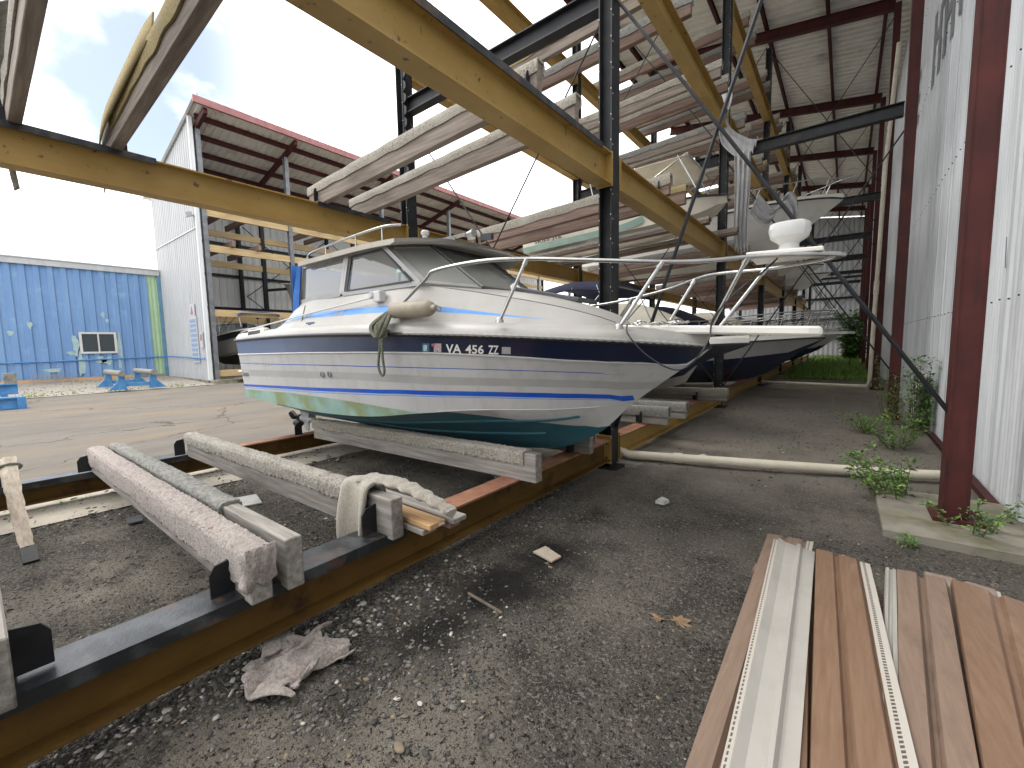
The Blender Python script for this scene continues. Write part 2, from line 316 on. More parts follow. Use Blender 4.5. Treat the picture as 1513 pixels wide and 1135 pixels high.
# ------------------------------------------------------------------ ground sheets
def groundmat(name,stops,scales,rough=.9,bump=.6,bs=60,extra=None,stain_shading=False):
    m=bpy.data.materials.new(name); m.use_nodes=True; nt=m.node_tree; N=nt.nodes; L=nt.links; b=N['Principled BSDF']; b.inputs['Roughness'].default_value=rough; b.inputs['Specular IOR Level'].default_value=.25
    tc=N.new('ShaderNodeTexCoord'); cur=None
    for (c,s,lo,hi,st) in stops:
        if cur is None: cur=c; continue
        mp=N.new('ShaderNodeMapping'); mp.inputs['Scale'].default_value=st; L.new(tc.outputs['Object'],mp.inputs[0])
        n=N.new('ShaderNodeTexNoise'); n.inputs['Scale'].default_value=s; n.inputs['Detail'].default_value=8; n.inputs['Roughness'].default_value=.65; L.new(mp.outputs[0],n.inputs['Vector'])
        r=N.new('ShaderNodeMapRange'); r.inputs['From Min'].default_value=lo; r.inputs['From Max'].default_value=hi; L.new(n.outputs['Fac'],r.inputs['Value'])
        x=N.new('ShaderNodeMix'); x.data_type='RGBA'; L.new(r.outputs[0],x.inputs[0]); x.inputs[7].default_value=(*c,1)
        if isinstance(cur,tuple): x.inputs[6].default_value=(*cur,1)
        else: L.new(cur,x.inputs[6])
        cur=x.outputs[2]
    if stain_shading:   # aisle dirt lightened for lost light under the roof, plus dusty crust
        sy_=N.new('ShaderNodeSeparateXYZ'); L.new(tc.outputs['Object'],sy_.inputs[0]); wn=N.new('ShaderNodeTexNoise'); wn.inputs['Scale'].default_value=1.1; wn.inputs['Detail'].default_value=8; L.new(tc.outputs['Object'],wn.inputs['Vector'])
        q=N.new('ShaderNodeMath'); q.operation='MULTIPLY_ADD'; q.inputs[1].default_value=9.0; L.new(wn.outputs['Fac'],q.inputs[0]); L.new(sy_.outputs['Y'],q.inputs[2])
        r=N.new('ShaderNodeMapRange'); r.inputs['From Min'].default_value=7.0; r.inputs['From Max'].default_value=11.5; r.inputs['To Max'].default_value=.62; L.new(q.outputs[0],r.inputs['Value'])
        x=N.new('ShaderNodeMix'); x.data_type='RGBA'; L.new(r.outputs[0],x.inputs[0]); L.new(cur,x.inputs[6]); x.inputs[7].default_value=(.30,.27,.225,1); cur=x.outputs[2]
    if stain_shading:   # near beam's shadow painted over an oily damp patch at its foot, ragged outline
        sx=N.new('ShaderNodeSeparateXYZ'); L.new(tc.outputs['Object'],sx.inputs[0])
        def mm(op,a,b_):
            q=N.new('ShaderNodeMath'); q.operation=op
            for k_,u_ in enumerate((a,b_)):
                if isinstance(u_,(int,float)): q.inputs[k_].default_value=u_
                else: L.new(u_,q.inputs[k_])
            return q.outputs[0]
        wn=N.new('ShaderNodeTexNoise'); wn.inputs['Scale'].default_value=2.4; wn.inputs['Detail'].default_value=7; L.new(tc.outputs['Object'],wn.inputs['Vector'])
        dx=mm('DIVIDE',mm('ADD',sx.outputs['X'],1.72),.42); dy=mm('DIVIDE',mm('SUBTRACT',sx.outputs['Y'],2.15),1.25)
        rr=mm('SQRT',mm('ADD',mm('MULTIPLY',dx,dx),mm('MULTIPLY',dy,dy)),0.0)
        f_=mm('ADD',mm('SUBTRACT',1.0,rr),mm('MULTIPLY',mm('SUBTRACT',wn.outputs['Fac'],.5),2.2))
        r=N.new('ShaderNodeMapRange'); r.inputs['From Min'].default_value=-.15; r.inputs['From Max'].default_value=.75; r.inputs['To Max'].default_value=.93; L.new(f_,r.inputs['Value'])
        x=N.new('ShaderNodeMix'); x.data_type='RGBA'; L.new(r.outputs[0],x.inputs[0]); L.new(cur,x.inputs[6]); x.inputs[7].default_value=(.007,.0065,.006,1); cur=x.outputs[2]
    if extra:
        vo=N.new('ShaderNodeTexVoronoi'); vo.feature='DISTANCE_TO_EDGE'; vo.inputs['Scale'].default_value=extra[0]; wn=N.new('ShaderNodeTexNoise'); wn.inputs['Scale'].default_value=1.3; wn.inputs['Detail'].default_value=6; L.new(tc.outputs['Object'],wn.inputs['Vector'])
        sc_=N.new('ShaderNodeVectorMath'); sc_.operation='MULTIPLY_ADD'; sc_.inputs[1].default_value=(1.1,1.1,1.1); L.new(wn.outputs['Color'],sc_.inputs[0]); L.new(tc.outputs['Object'],sc_.inputs[2]); L.new(sc_.outputs[0],vo.inputs['Vector'])
        r=N.new('ShaderNodeMapRange'); r.inputs['From Min'].default_value=.0012; r.inputs['From Max'].default_value=.0042; r.inputs['To Min'].default_value=1; r.inputs['To Max'].default_value=0; L.new(vo.outputs['Distance'],r.inputs['Value'])
        x=N.new('ShaderNodeMix'); x.data_type='RGBA'; L.new(r.outputs[0],x.inputs[0]); L.new(cur,x.inputs[6]); x.inputs[7].default_value=(*extra[1],1); cur=x.outputs[2]
    L.new(cur,b.inputs['Base Color'])
    n=N.new('ShaderNodeTexNoise'); n.inputs['Scale'].default_value=bs; n.inputs['Detail'].default_value=6; n.inputs['Roughness'].default_value=.7; L.new(tc.outputs['Object'],n.inputs['Vector'])
    bp=N.new('ShaderNodeBump'); bp.inputs['Strength'].default_value=bump; bp.inputs['Distance'].default_value=.03; L.new(n.outputs['Fac'],bp.inputs['Height']); L.new(bp.outputs[0],b.inputs['Normal'])
    return m
U=(1,1,1)
DIRT=groundmat('dark_gravel_dirt',[((.072,.064,.053),0,0,0,U),((.125,.112,.092),1.6,.44,.62,U),((.27,.24,.195),.6,.5,.66,(1,.7,1)),((.016,.015,.0135),1.3,.53,.66,(.8,1.2,1)),((.04,.036,.032),5,.56,.68,U),((.25,.225,.185),48,.54,.61,U),((.014,.013,.011),52,.545,.6,U),((.24,.22,.19),120,.56,.63,U),((.012,.011,.01),140,.55,.63,U)],None,bump=1.0,bs=75,stain_shading=True)
ASPH=groundmat('tan_yard_asphalt',[((.155,.138,.118),0,0,0,U),((.118,.107,.094),.35,.42,.64,(3,1,1)),((.2,.155,.105),.18,.5,.68,(2.5,.8,1)),((.085,.077,.07),.9,.58,.72,(5,1,1)),((.19,.165,.135),40,.55,.7,U)],None,bump=.3,bs=50,extra=(.13,(.06,.055,.05)))
PALEGR=groundmat('pale_gravel',[((.33,.3,.25),0,0,0,U),((.2,.18,.15),14,.45,.6,U),((.46,.43,.38),22,.56,.66,U),((.12,.16,.05),1.3,.62,.75,U)],None,bump=1,bs=22)
EARTH=groundmat('far_ground',[((.2,.18,.14),0,0,0,U),((.12,.14,.06),.1,.5,.6,U)],None,bump=.2)
struct(MB().add([(-500,-500,-.05),(500,-500,-.05),(500,500,-.05),(-500,500,-.05)],[(0,1,2,3)]).build('ground',EARTH))
def grid(x0,x1,y0,y1,d,zf):
    nx=int((x1-x0)/d)+1; ny=int((y1-y0)/d)+1
    X,Y=np.meshgrid(np.linspace(x0,x1,nx),np.linspace(y0,y1,ny),indexing='ij'); Z=zf(X,Y)
    mb=MB(); mb.v=[tuple(p) for p in np.stack([X,Y,Z],-1).reshape(-1,3)]
    idx=np.arange(nx*ny).reshape(nx,ny)
    mb.f=[tuple(q) for q in np.stack([idx[:-1,:-1],idx[1:,:-1],idx[1:,1:],idx[:-1,1:]],-1).reshape(-1,4)]; mb.m=[0]*len(mb.f); return mb
struct(MB().add([(-23.2,-60,0),(-6.3,-60,0),(-6.3,90,0),(-23.2,90,0)],[(0,1,2,3)]).build('yard_pavement',ASPH,fix=False))
def dz(X,Y):
    return .035*(vn.fbm(X*1.3,Y*1.3,4)-.5)+.022*(vn.fbm(X*9,Y*9,3)-.5)+.012*(vn(X*33,Y*33)-.5)+.03*np.exp(-((X+2.0)/.16)**2)*(vn.fbm(X*4+3,Y*4,3))-.02*np.clip((X+5.2)/-.7,0,1)
def dirt_z(x,y): return float(dz(np.array([x]),np.array([y]))[0])
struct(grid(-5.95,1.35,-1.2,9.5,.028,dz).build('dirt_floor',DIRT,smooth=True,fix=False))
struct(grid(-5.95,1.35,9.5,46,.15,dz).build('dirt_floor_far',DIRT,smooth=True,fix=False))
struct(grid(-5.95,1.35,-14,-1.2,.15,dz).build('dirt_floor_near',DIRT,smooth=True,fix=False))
def strip_z(X,Y): return .012+.012*(vn.fbm(X*2,Y*2,3)-.5)-.03*np.clip((X+6.0)/.12,0,1)
struct(grid(-6.85,-5.9,-8,30,.06,strip_z).build('concrete_strip',mat('pale_concrete_apron',(.42,.38,.31),(.33,.3,.25),scale=2,rough=.9,c3=(.24,.26,.12),s3=1.6,lo3=.58,hi3=.72,bump=.5,bscale=40,rand=False),smooth=True,fix=False))
struct(grid(-34,-23.0,-25,7.2,.22,lambda X,Y:.02+.16*np.clip((-24.5-X)/6,0,1)+.05*(vn.fbm(X*.8,Y*.8,4)-.5)).build('gravel_patch',PALEGR,smooth=True,fix=False))
# loose stones: uncountable, one object
ICO=[]; 
t=(1+5**.5)/2
IV=np.array([(-1,t,0),(1,t,0),(-1,-t,0),(1,-t,0),(0,-1,t),(0,1,t),(0,-1,-t),(0,1,-t),(t,0,-1),(t,0,1),(-t,0,-1),(-t,0,1)],float); IV/=np.linalg.norm(IV[0])
IF=[(0,11,5),(0,5,1),(0,1,7),(0,7,10),(0,10,11),(1,5,9),(5,11,4),(11,10,2),(10,7,6),(7,1,8),(3,9,4),(3,4,2),(3,2,6),(3,6,8),(3,8,9),(4,9,5),(2,4,11),(6,2,10),(8,6,7),(9,8,1)]
def stones(name,n,x0,x1,y0,y1,smin,smax,zfun,mask=None,probs=(.5,.40,.08,.02),flat=.42,pw=5,label='loose gravel stones scattered over the dark dirt floor'):
    x=rng.uniform(x0,x1,n*6); y=rng.uniform(y0,y1,n*6)
    if mask is not None: kp=rng.random(n*6)<mask(x,y); x=x[kp]; y=y[kp]
    x=x[:n]; y=y[:n]; n=len(x); s=smin+(smax-smin)*rng.random(n)**pw
    sc3=np.stack([s*rng.uniform(.6,1.35,n),s*rng.uniform(.6,1.35,n),s*flat*rng.uniform(.5,1.2,n)],-1)
    P=IV[None]*rng.uniform(.65,1.2,(n,12,1))*sc3[:,None]; a=rng.uniform(0,6.28,n)[:,None]; b=rng.normal(0,.35,n)[:,None]
    px=P[...,0]*np.cos(b)-P[...,2]*np.sin(b); pz=P[...,0]*np.sin(b)+P[...,2]*np.cos(b); py=P[...,1]
    Q=np.stack([px*np.cos(a)-py*np.sin(a)+x[:,None],px*np.sin(a)+py*np.cos(a)+y[:,None],pz+(zfun(x,y)+s*.1)[:,None]],-1).reshape(-1,3).astype(np.float32)
    Fi=(np.array(IF)[None]+12*np.arange(n)[:,None,None]).reshape(-1).astype(np.int32); nf=20*n
    me=bpy.data.meshes.new(name); me.vertices.add(12*n); me.vertices.foreach_set('co',Q.reshape(-1)); me.loops.add(nf*3); me.loops.foreach_set('vertex_index',Fi)
    me.polygons.add(nf); me.polygons.foreach_set('loop_start',np.arange(0,nf*3,3,dtype=np.int32)); me.polygons.foreach_set('material_index',np.repeat(rng.choice(4,size=n,p=probs),20).astype(np.int32))
    for m_ in STONES: me.materials.append(m_)
    me.update(calc_edges=True); me.validate(); o=bpy.data.objects.new(name,me); COL.objects.link(o); o['kind']='stuff'; o['label']=label; o['category']='gravel'; return o
def gm(x,y):
    v=vn.fbm(x*1.2+5,y*1.2,3); return np.clip((v-.38)*5,.12,1)
stones('gravel',34000,-3.2,.9,.15,4.2,.0018,.017,dz,gm,pw=6)
stones('gravel',1500,-2.7,-1.6,-.2,2.2,.006,.022,dz,lambda x,y:np.exp(-((x+2.28-.12*(y-.8))/.13)**2),(.45,.2,.15,.2),label='coarser gravel ridge along the foot of the near beam',pw=2)
stones('gravel',15000,-5.9,-2.4,-.3,5,.003,.021,dz,gm,label='loose gravel lying between the two lower rack beams')
stones('gravel',9000,-2.3,1.2,4.2,12,.003,.02,dz,gm,label='sparse gravel on the dirt aisle beyond the white pipe')
stones('gravel',3500,-33.5,-23.3,-4,7.1,.015,.05,lambda x,y:.02+.16*np.clip((-24.5-x)/6,0,1),None,(.4,.1,.25,.25),label='pale gravel bed in front of the blue wall')
stones('gravel',1400,-6.9,-5.6,-1,5.5,.006,.03,lambda x,y:.01+0*x,None,(.4,.15,.2,.25),label='pale gravel along the concrete apron under the rear beam')

# ------------------------------------------------------------------ own rack
FX,RX=-2.4,-6.25; PY=[5.1+6.1*i for i in range(7)]
def post(x,y,ztop,label,group,notch=False,clamp=False):
    r=thing('rack_post',label,'post',(x,y,0),group)
    mb=MB(); mb.box(x-.085,x-.069,y-.11,y+.11,.02,ztop); mb.box(x+.069,x+.085,y-.11,y+.11,.02,ztop); mb.box(x-.069,x+.069,y-.02,y+.008,.02,ztop)
    z=.5
    while z<min(ztop,9.5):
        for s in(-1,1):
            for yy in (-.113,):
                mb.obox((x+s*.077,y+yy,z+(.05 if s>0 else 0)),(.004,0,0),(0,.003,0),(0,0,.008),1)
            mb.obox((x+s*.088,y-.085,z),(.003,0,0),(0,.006,0),(0,0,.006),1)
        z+=.29
    mb.build('column',[BLACK,HOLELIGHT],r)
    MB().box(x-.2,x+.2,y-.2,y+.2,-.02,.02).build('base_plate',BLACK,r)
    if clamp:
        m=MB(); m.box(x-.1,x+.1,y-.15,y-.112,.06,.42); m.box(x-.1,x+.1,y+.112,y+.15,.06,.42); m.build('beam_clamp',YELLOW,r)
        for dy in(-.16,.155):
            b=MB()
            for dz_ in(.14,.32):
                for dx in(-.05,.05): b.lathe((x+dx,y+dy,dz_),[(.014,0),(.014,.014),(0,.014)],(0,-1 if dy<0 else 1,0),6)
            b.build('bolt',BLACK,r)
    if notch:
        m=MB()
        for k in range(12):
            zz=4.15+k*.2; m.prism([(x+.088,y-.1,zz),(x+.088,y-.1,zz+.2),(x+.16,y-.1,zz+.13),(x+.16,y-.1,zz+.05)],(0,.02,0))
        m.build('notched_plate',BLACK,r)
    return r
notes=['drain pipe at its foot','with pale grey cloth tied around it','just beyond the cloth-tied post','behind the big white boat\'s hull','far down the row','farther still, near the end wall','the last before the end wall']
for i,y in enumerate(PY):
    post(FX,y,11.25,f'black aisle-side rack post, {ORD[i]} from the camera, {notes[i]}','aisle-side rack posts',clamp=(i<2))
for i,y in enumerate(PY[:6]):
    post(RX,y,12.0,f'black yard-side rack post, {ORD[i]} from the camera'+(', notched plates, behind the hardtop roof' if i==0 else ', open sky behind it'),'yard-side rack posts',notch=(i==0))
BAYS=[(-1.0,5.1)]+[(PY[i],PY[i+1]) for i in range(6)]
LZF=[.37,3.87,6.74,9.27]; LZR=[.30,3.72,6.6,9.15]; LVN=['lowest','second','third','top']
for lv in range(4):
    for bi,(a,b) in enumerate(BAYS):
        if lv==2 and bi==0: continue
        if lv==3 and bi<1: continue
        g=.13 if bi>0 else 0
        for side,X,Z in (('aisle-side',FX,LZF[lv]),('yard-side',RX if lv else -6.5,LZR[lv])):
            if side=='yard-side' and bi>4: continue
            if lv==3 and bi==1 and side=='aisle-side': continue
            d=.27 if lv==0 and side=='aisle-side' else (.22 if lv==0 else .37)
            zc=Z-d/2
            y0=a+(g if bi>0 else -.6); y1=b-.13
            nm='yellow I-beam'
            r=thing('rack_beam',f'{nm} on the {side} of the {LVN[lv]} rack level, {ORD[bi]} bay from the camera','beam',(X,(a+b)/2,Z-d),f'{side} rack beams')
            m=MB()
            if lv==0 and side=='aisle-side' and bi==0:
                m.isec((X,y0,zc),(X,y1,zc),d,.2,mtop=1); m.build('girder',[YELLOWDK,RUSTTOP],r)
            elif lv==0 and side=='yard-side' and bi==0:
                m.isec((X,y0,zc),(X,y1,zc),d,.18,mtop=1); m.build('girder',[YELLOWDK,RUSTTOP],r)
            else:
                m.isec((X,y0,zc),(X,y1,zc),d,.2,mtop=(1 if lv==0 else 0)); m.build('girder',[YELLOW,RUSTTOP],r)
            if bi<3:
                for yy in ((y0,y1) if bi>0 else (y1,)):
                    MB().box(X-.105,X+.105,yy-.002 if yy==y1 else yy-.016,yy+.018 if yy==y1 else yy+.002,Z-d-.012,Z+.012).build('end_plate',YELLOW if lv else YELLOWDK,r)
# ties
def tie(p,q,label,d=.24):
    m=MB(); m.isec(p,q,d,.16); tag(m.build('tie_beam',BLACK,loc=p),label,'beam','black cross tie beams')
tie((RX+.1,5.1,5.72),(FX-.1,5.1,5.72),'black cross tie above the main boat between the two nearest rack posts')
tie((RX+.1,11.2,5.8),(FX-.1,11.2,5.8),'black cross tie running left from the cloth-tied post',.22)
for i in range(1,7):
    tie((FX+.1,PY[i],5.85),(.68,PY[i],5.85),'black tie beam joining the '+ORD[i]+' aisle-side post to its red wall column',.24 if i==1 else .22)
for i in range(2,5): tie((RX+.1,PY[i],5.85),(FX-.1,PY[i],5.85),f'black cross tie deep inside the rack at the {ORD[i]} row of posts',.2)
# diagonal brace rods
def rod(p,q,label,r=.011,cat='brace rod',group='diagonal brace rods',m=None):
    tag(MB().tube([p,q],r,6).build('brace_rod',m or BLACK,loc=p),label,cat,group)
for i,y in enumerate(PY[:6]):
    rr=.021 if i==0 else .016
    rod((FX+.09,y-.02,5.65),(.72,y-.02,.95),f'dark brace rod falling from the {ORD[i]} aisle-side post to the foot of its wall column',rr)
    rod((FX+.09,y+.03,.5),(.72,y+.03,9.4 if i==0 else 5.5),f'dark brace rod rising from the foot of the {ORD[i]} aisle-side post to its wall column',rr)
    if i>1:
        rod((FX+.09,y-.02,11.0),(.72,y-.02,6.0),f'thin upper brace rod falling from the head of the {ORD[i]} aisle-side post',.013)
        rod((FX+.09,y+.03,6.0),(.72,y+.03,10.8),f'thin upper brace rod rising to the wall column of the {ORD[i]} frame',.013)
rod((RX+.09,5.1,5.5),(FX-.09,5.1,.6),'thin brace wire falling above the hardtop toward the main boat\'s bow',.011)
rod((RX+.09,5.13,.6),(FX-.09,5.13,5.55),'thin brace wire rising above the hardtop to the nearest aisle-side post',.011)
rod((RX+.09,5.1,11.5),(FX-.09,5.1,6.0),'thin brace wire high above the nearest black cross tie',.011)
for i in (1,2,3):
    rod((RX+.09,PY[i],5.5),(FX-.09,PY[i],.6),f'thin brace wire falling inside the rack at the {ORD[i]} row of posts',.012)
    rod((RX+.09,PY[i]+.03,.6),(FX-.09,PY[i]+.03,5.5),f'thin brace wire rising inside the rack at the {ORD[i]} row of posts',.012)
    rod((RX+.09,PY[i],11.5),(FX-.09,PY[i],6.1),f'thin high brace wire falling under the roof at the {ORD[i]} row of posts',.012)
    rod((RX+.09,PY[i]+.03,6.1),(FX-.09,PY[i]+.03,11.3),f'thin high brace wire rising under the roof at the {ORD[i]} row of posts',.012)

# ------------------------------------------------------------------ bunks
def carpet(x0,x1,y,w,z,drop,seed,th=.022,mi=0,step=.03,sag=0.0,slope=0.0):
    """closed strip wrapped over a board running along X: board width w, top z"""
    mb=MB(); n=max(4,int((x1-x0)/step)); rings=[]
    for i in range(n+1):
        x=x0+(x1-x0)*i/n; zz=z+slope*(x-x0)
        f=lambda k,a: (float(vn(np.array([x*4+seed*3.1]),np.array([k*1.7+seed]))[0])-.5)*a
        dl=drop*(1+f(1,.28)); dr=drop*(1+f(2,.28)); h=w/2; t=th*(1+f(3,.5)); s=sag*f(4,1)
        if step<.02: dl+=.006*rng.normal(); dr+=.006*rng.normal()
        outer=[(-h-t*.7,-dl),(-h-t+f(5,.012),-dl*.5),(-h-t,-.01),(-h-t*.4,t*.75),(-h*.4,t+f(6,.008)+s),(h*.4,t+f(7,.008)+s),(h+t*.4,t*.75),(h+t,-.01),(h+t+f(8,.012),-dr*.5),(h+t*.7,-dr)]
        if step<.02:
            o2=[]
            for q in range(len(outer)-1):
                for e in range(3): o2.append((outer[q][0]+(outer[q+1][0]-outer[q][0])*e/3,outer[q][1]+(outer[q+1][1]-outer[q][1])*e/3))
            outer=o2+[outer[-1]]
        inner=[(h+.003,-dr),(h+.003,.0015),(-h-.003,.0015),(-h-.003,-dl)]
        rings.append([(x,y+a,zz+b) for a,b in outer+inner])
    mb.loft(rings,mi,True,True)
    if step<.02:
        A=np.array(mb.v); A+=rng.normal(0,.0024,A.shape)*np.array([.5,1,1.2]); mb.v=[tuple(q) for q in A]
    return mb
BUNKN=[0]
def bunk(y,lv,label,x0=None,x1=-2.2,w=.09,h=.28,wood=None,cover=None,cx=None,drop=.13,bracket=True,seed=None,ztop=None,z0r=None,brk=None):
    BUNKN[0]+=1; seed=seed or BUNKN[0]
    zf=LZF[lv]; zr=LZR[lv]; x0=-6.5 if x0 is None else x0
    zt=(zf+h) if ztop is None else ztop; zr_t=(zr+h) if z0r is None else z0r
    sl=(zt-zr_t)/(FX-RX); z_at=lambda x: zt+sl*(x-FX)
    wood=wood or (WOOD if lv==0 else WOODB); r=thing('boat_bunk',label,'bunk',((x0+x1)/2,y,z_at((x0+x1)/2)-h),'boat bunks laid across the rack beams')
    m=MB(); m.prism([(x0,y-w/2,z_at(x0)),(x1,y-w/2,z_at(x1)),(x1,y-w/2,z_at(x1)-h),(x0,y-w/2,z_at(x0)-h)],(0,w,0))
    m.build('board',wood or WOOD,r,bevel=.006)
    if cover is not None:
        a,b=cx or (x0-.02,x1+.02)
        carpet(a,b,y,w,z_at(a),drop,seed,slope=sl,step=(.011 if (lv==0 and y<3.2) else .03)).build('carpet',cover,r,smooth=True)
    if bracket:
        for X in (FX,RX):
            Z=z_at(X); s=1 if (BUNKN[0]%2) else -1; yy=y+s*(w/2+.03)
            if brk=='front' and X==RX: s=1
            if lv==0 and not BUNKN[0]==2: s=1 if BUNKN[0] in (1,5) else -1
            ys=y+s*(w/2+.002); bw=.105 if lv==0 else .06; mb=MB()
            if X==RX and lv==0: X=X-.14; s=-1 if BUNKN[0]>1 else 1; ys=y+s*(w/2+.002)
            zb=Z-h+(.018 if lv==0 else .004); mb.prism([(X-.006,ys,zb),(X-.006,ys+s*bw,zb),(X-.006,ys+s*bw,Z-.11),(X-.006,ys+s*bw*.75,Z-.07),(X-.006,ys,Z-.055)],(.012,0,0)); mb.box(X-.09,X-.008,min(ys,ys+s*.008),max(ys,ys+s*.008),zb,Z-.09)
            mb.build('bracket',BLACK,r)
    return r
# lowest level, empty berth nearest the camera
def blackrail(a,b,X,Z,label):
    m=MB(); m.box(X-.105,X+.105,a,b,Z+.002,Z+.016); m.box(X+.103,X+.115,a,b,Z-.05,Z+.016); m.box(X-.115,X-.103,a,b,Z-.05,Z+.016)
    tag(m.build('bracket_rail',BLACKTOP,loc=(X,(a+b)/2,Z)),label,'steel rail','black steel rails capping the rack beams')
blackrail(-1.4,1.74,FX,LZF[0],'worn black steel cap on the lowest beam in front of the camera')
blackrail(-1.4,1.72,-6.5,LZR[0],'black steel cap on the rear lowest beam behind the empty bunks')
blackrail(3.35,4.62,RX,LZR[1],'black steel cap under the raised bunks above the hardtop')
blackrail(-1.4,1.5,RX,LZR[1],'black steel cap on the raised rear beam at the upper left')
blackrail(.2,4.7,FX,LZF[1],'black steel cap on the raised beam crossing the sky')
bunk(-.03,0,'bare rotten timber bunk at the left edge, lowest level',h=.26,w=.085,ztop=.64)
bunk(.80,0,'timber bunk wrapped in thick pinkish carpet, left of the two close together',w=.1,h=.25,cover=CARPETP,cx=(-6.42,-2.22),x0=-6.4,drop=.16,ztop=.615,z0r=.56)
BK=bpy.data.objects['boat_bunk.001']; fm=MB(); rr=[]
for k in range(9):
    t=k/8; zz=.648-.19*t; bulge=.012+.018*math.sin(math.pi*min(1,t*1.2)); rr.append([(-2.215+bulge+.006*math.sin(q*1.9+k*.7)+(-.03 if q in(0,10) else 0),.80+(q/10-.5)*(.15+.012*math.sin(k)),zz-(.02*math.sin(q*1.3) if k==8 else 0)-(.012 if q in(0,10) and k==0 else 0)) for q in range(11)])
fm.loft(rr); fm.build('carpet_end_flap',CARPETP,BK,smooth=True,solid=.022)
bunk(.965,0,'timber bunk with grey carpet on its far half and a bare near end',w=.085,h=.27,cover=CARPETG,cx=(-6.4,-3.05),x0=-6.4,drop=.1,ztop=.63,z0r=.57)
bunk(1.63,0,'shaggy carpeted bunk with a towel draped over its near end',w=.09,h=.27,cover=CARPET,cx=(-6.32,-2.62),x0=-6.3,drop=.11,x1=-2.23,ztop=.63,z0r=.58)
bunk(3.08,0,'carpeted timber bunk under the near side of the main boat',w=.1,h=.26,cover=CARPET,cx=(-6.06,-2.25),drop=.1,ztop=.62,z0r=.56,x1=-2.12,x0=-6.04)
bunk(4.24,0,'carpeted timber bunk under the far side of the main boat',w=.1,h=.26,cover=CARPET,ztop=.62,z0r=.56)
bunk(6.3,0,'bunk with a grubby carpet end just past the main boat\'s bow, lowest level',cover=CARPETG,h=.25,x1=-2.02,w=.1)
bunk(6.95,0,'bunk with pale carpet end, second past the main boat\'s bow, lowest level',cover=CARPETG,h=.24,x1=-1.95,w=.11)
bunk(9.4,0,'bunk with smooth pale carpet wrap under the navy boat, lowest level',cover=CARPET,h=.24,x1=-1.85,w=.12)
bunk(.47,1,'raised bunk with torn carpet at the far upper left of the sky',cover=CARPET,h=.29,w=.09,drop=.12,seed=41)
bunk(1.17,1,'raised bunk with yellowed carpet and a dangling torn end at the upper left',cover=CARPETY,h=.29,w=.1,drop=.15,cx=(-6.0,-2.2),seed=43)
bunk(3.46,1,'raised bunk with shaggy carpet, left of the pair above the hardtop',cover=CARPET,h=.29,w=.09,drop=.11,x1=-2.32)
bunk(4.16,1,'raised bunk with shaggy carpet, right of the pair above the hardtop',cover=CARPET,h=.29,w=.09,drop=.1,x1=-2.32)
bunk(6.95,1,'second-level bunk with thick carpet, nearest beyond the first aisle-side post',cover=CARPET,h=.29,w=.09,drop=.14,x1=-2.25,wood=WOODRED)
bunk(7.6,1,'second-level bunk with yellow carpet strip above the small skiff\'s lettering',cover=CARPETY,h=.29,w=.09,x1=-2.2,wood=WOODRED,drop=.09)
bunk(9.15,1,'second-level bunk under the near side of the small skiff',cover=CARPETG,h=.1,w=.2,wood=WOODRED,drop=.05)
bunk(10.5,1,'second-level bunk with folded carpet end beside the cloth-tied post',cover=CARPET,h=.12,w=.2,wood=WOODRED,x1=-1.95,drop=.07)
k=0
for bi in range(2,6):
    a=BAYS[bi][0]
    for j,dy in enumerate((1.2,2.3,3.5,4.9)):
        bunk(a+dy,1,f'reddish second-level bunk seen from below, {ORD[j]} in the {ORD[bi]} bay from the camera',cover=(CARPETG,CARPET)[j%2],h=.28,w=.1,wood=WOODRED,bracket=False,x1=-2.1-.1*(j%2))
for bi,offs in ((1,(1.75,2.45,4.5,5.1)),(2,(.9,1.6,3.7,4.4)),(3,(.9,1.7,3.7,4.4)),(4,(1.0,1.7,3.7,4.4))):
    a=BAYS[bi][0]
    for j,dy in enumerate(offs):
        bunk(a+dy,2,f'third-level bunk near the roof, {ORD[j]} in the {ORD[bi]} bay from the camera',cover=(CARPET,CARPETY,CARPETG,CARPET)[(j+bi)%4],h=.3,w=.1,wood=(WOODRED if j%2 else WOODB),bracket=(bi<3),x1=-2.15)
for bi,offs in ((2,(1.3,2.2,4.2,4.9)),(3,(1.2,2.0,4.2,4.9)),(4,(1.3,2.2))):
    a=BAYS[bi][0]
    for j,dy in enumerate(offs):
        bunk(a+dy,3,f'topmost bunk just under the roof, {ORD[j]} in the {ORD[bi]} bay from the camera',cover=(CARPET,CARPETG)[j%2],h=.3,w=.1,wood=WOODRED,bracket=False,x1=-2.2)
# torn carpet tails hanging from the two raised left bunks
def ragged(name,pts,w,m,label,cat,wdir=(0,1,0),seed=1,th=.012):
    C=curve(pts,10); mb=MB(); rings=[]; n=len(C); wd=V(wdir)
    for i,p in enumerate(C):
        t=i/(n-1); ww=w*(1-.55*t*t)*(1+.35*(float(vn(np.array([t*9+seed]),np.array([seed*2.3]))[0])-.5)); sh=(float(vn(np.array([t*6+seed*5]),np.array([1.7]))[0])-.5)*.05
        rings.append([p+wd*(-ww/2+sh)+V((0,0,.004*random.random())),p+wd*(sh)+V((.012*math.sin(i),0,0)),p+wd*(ww/2+sh)])
    mb.loft(rings); return tag(mb.build(name,m,loc=pts[0],smooth=True,solid=th),label,cat)
ragged('carpet_tail',[(-4.35,1.12,4.15),(-4.7,1.1,4.1),(-5.3,1.085,4.03),(-5.95,1.075,3.95),(-6.4,1.09,3.86),(-6.62,1.12,3.68),(-6.62,1.13,3.42)],.19,CARPETY,'torn carpet strip hanging from the yellowed raised bunk at upper left','carpet strip',(0,.12,1),3)
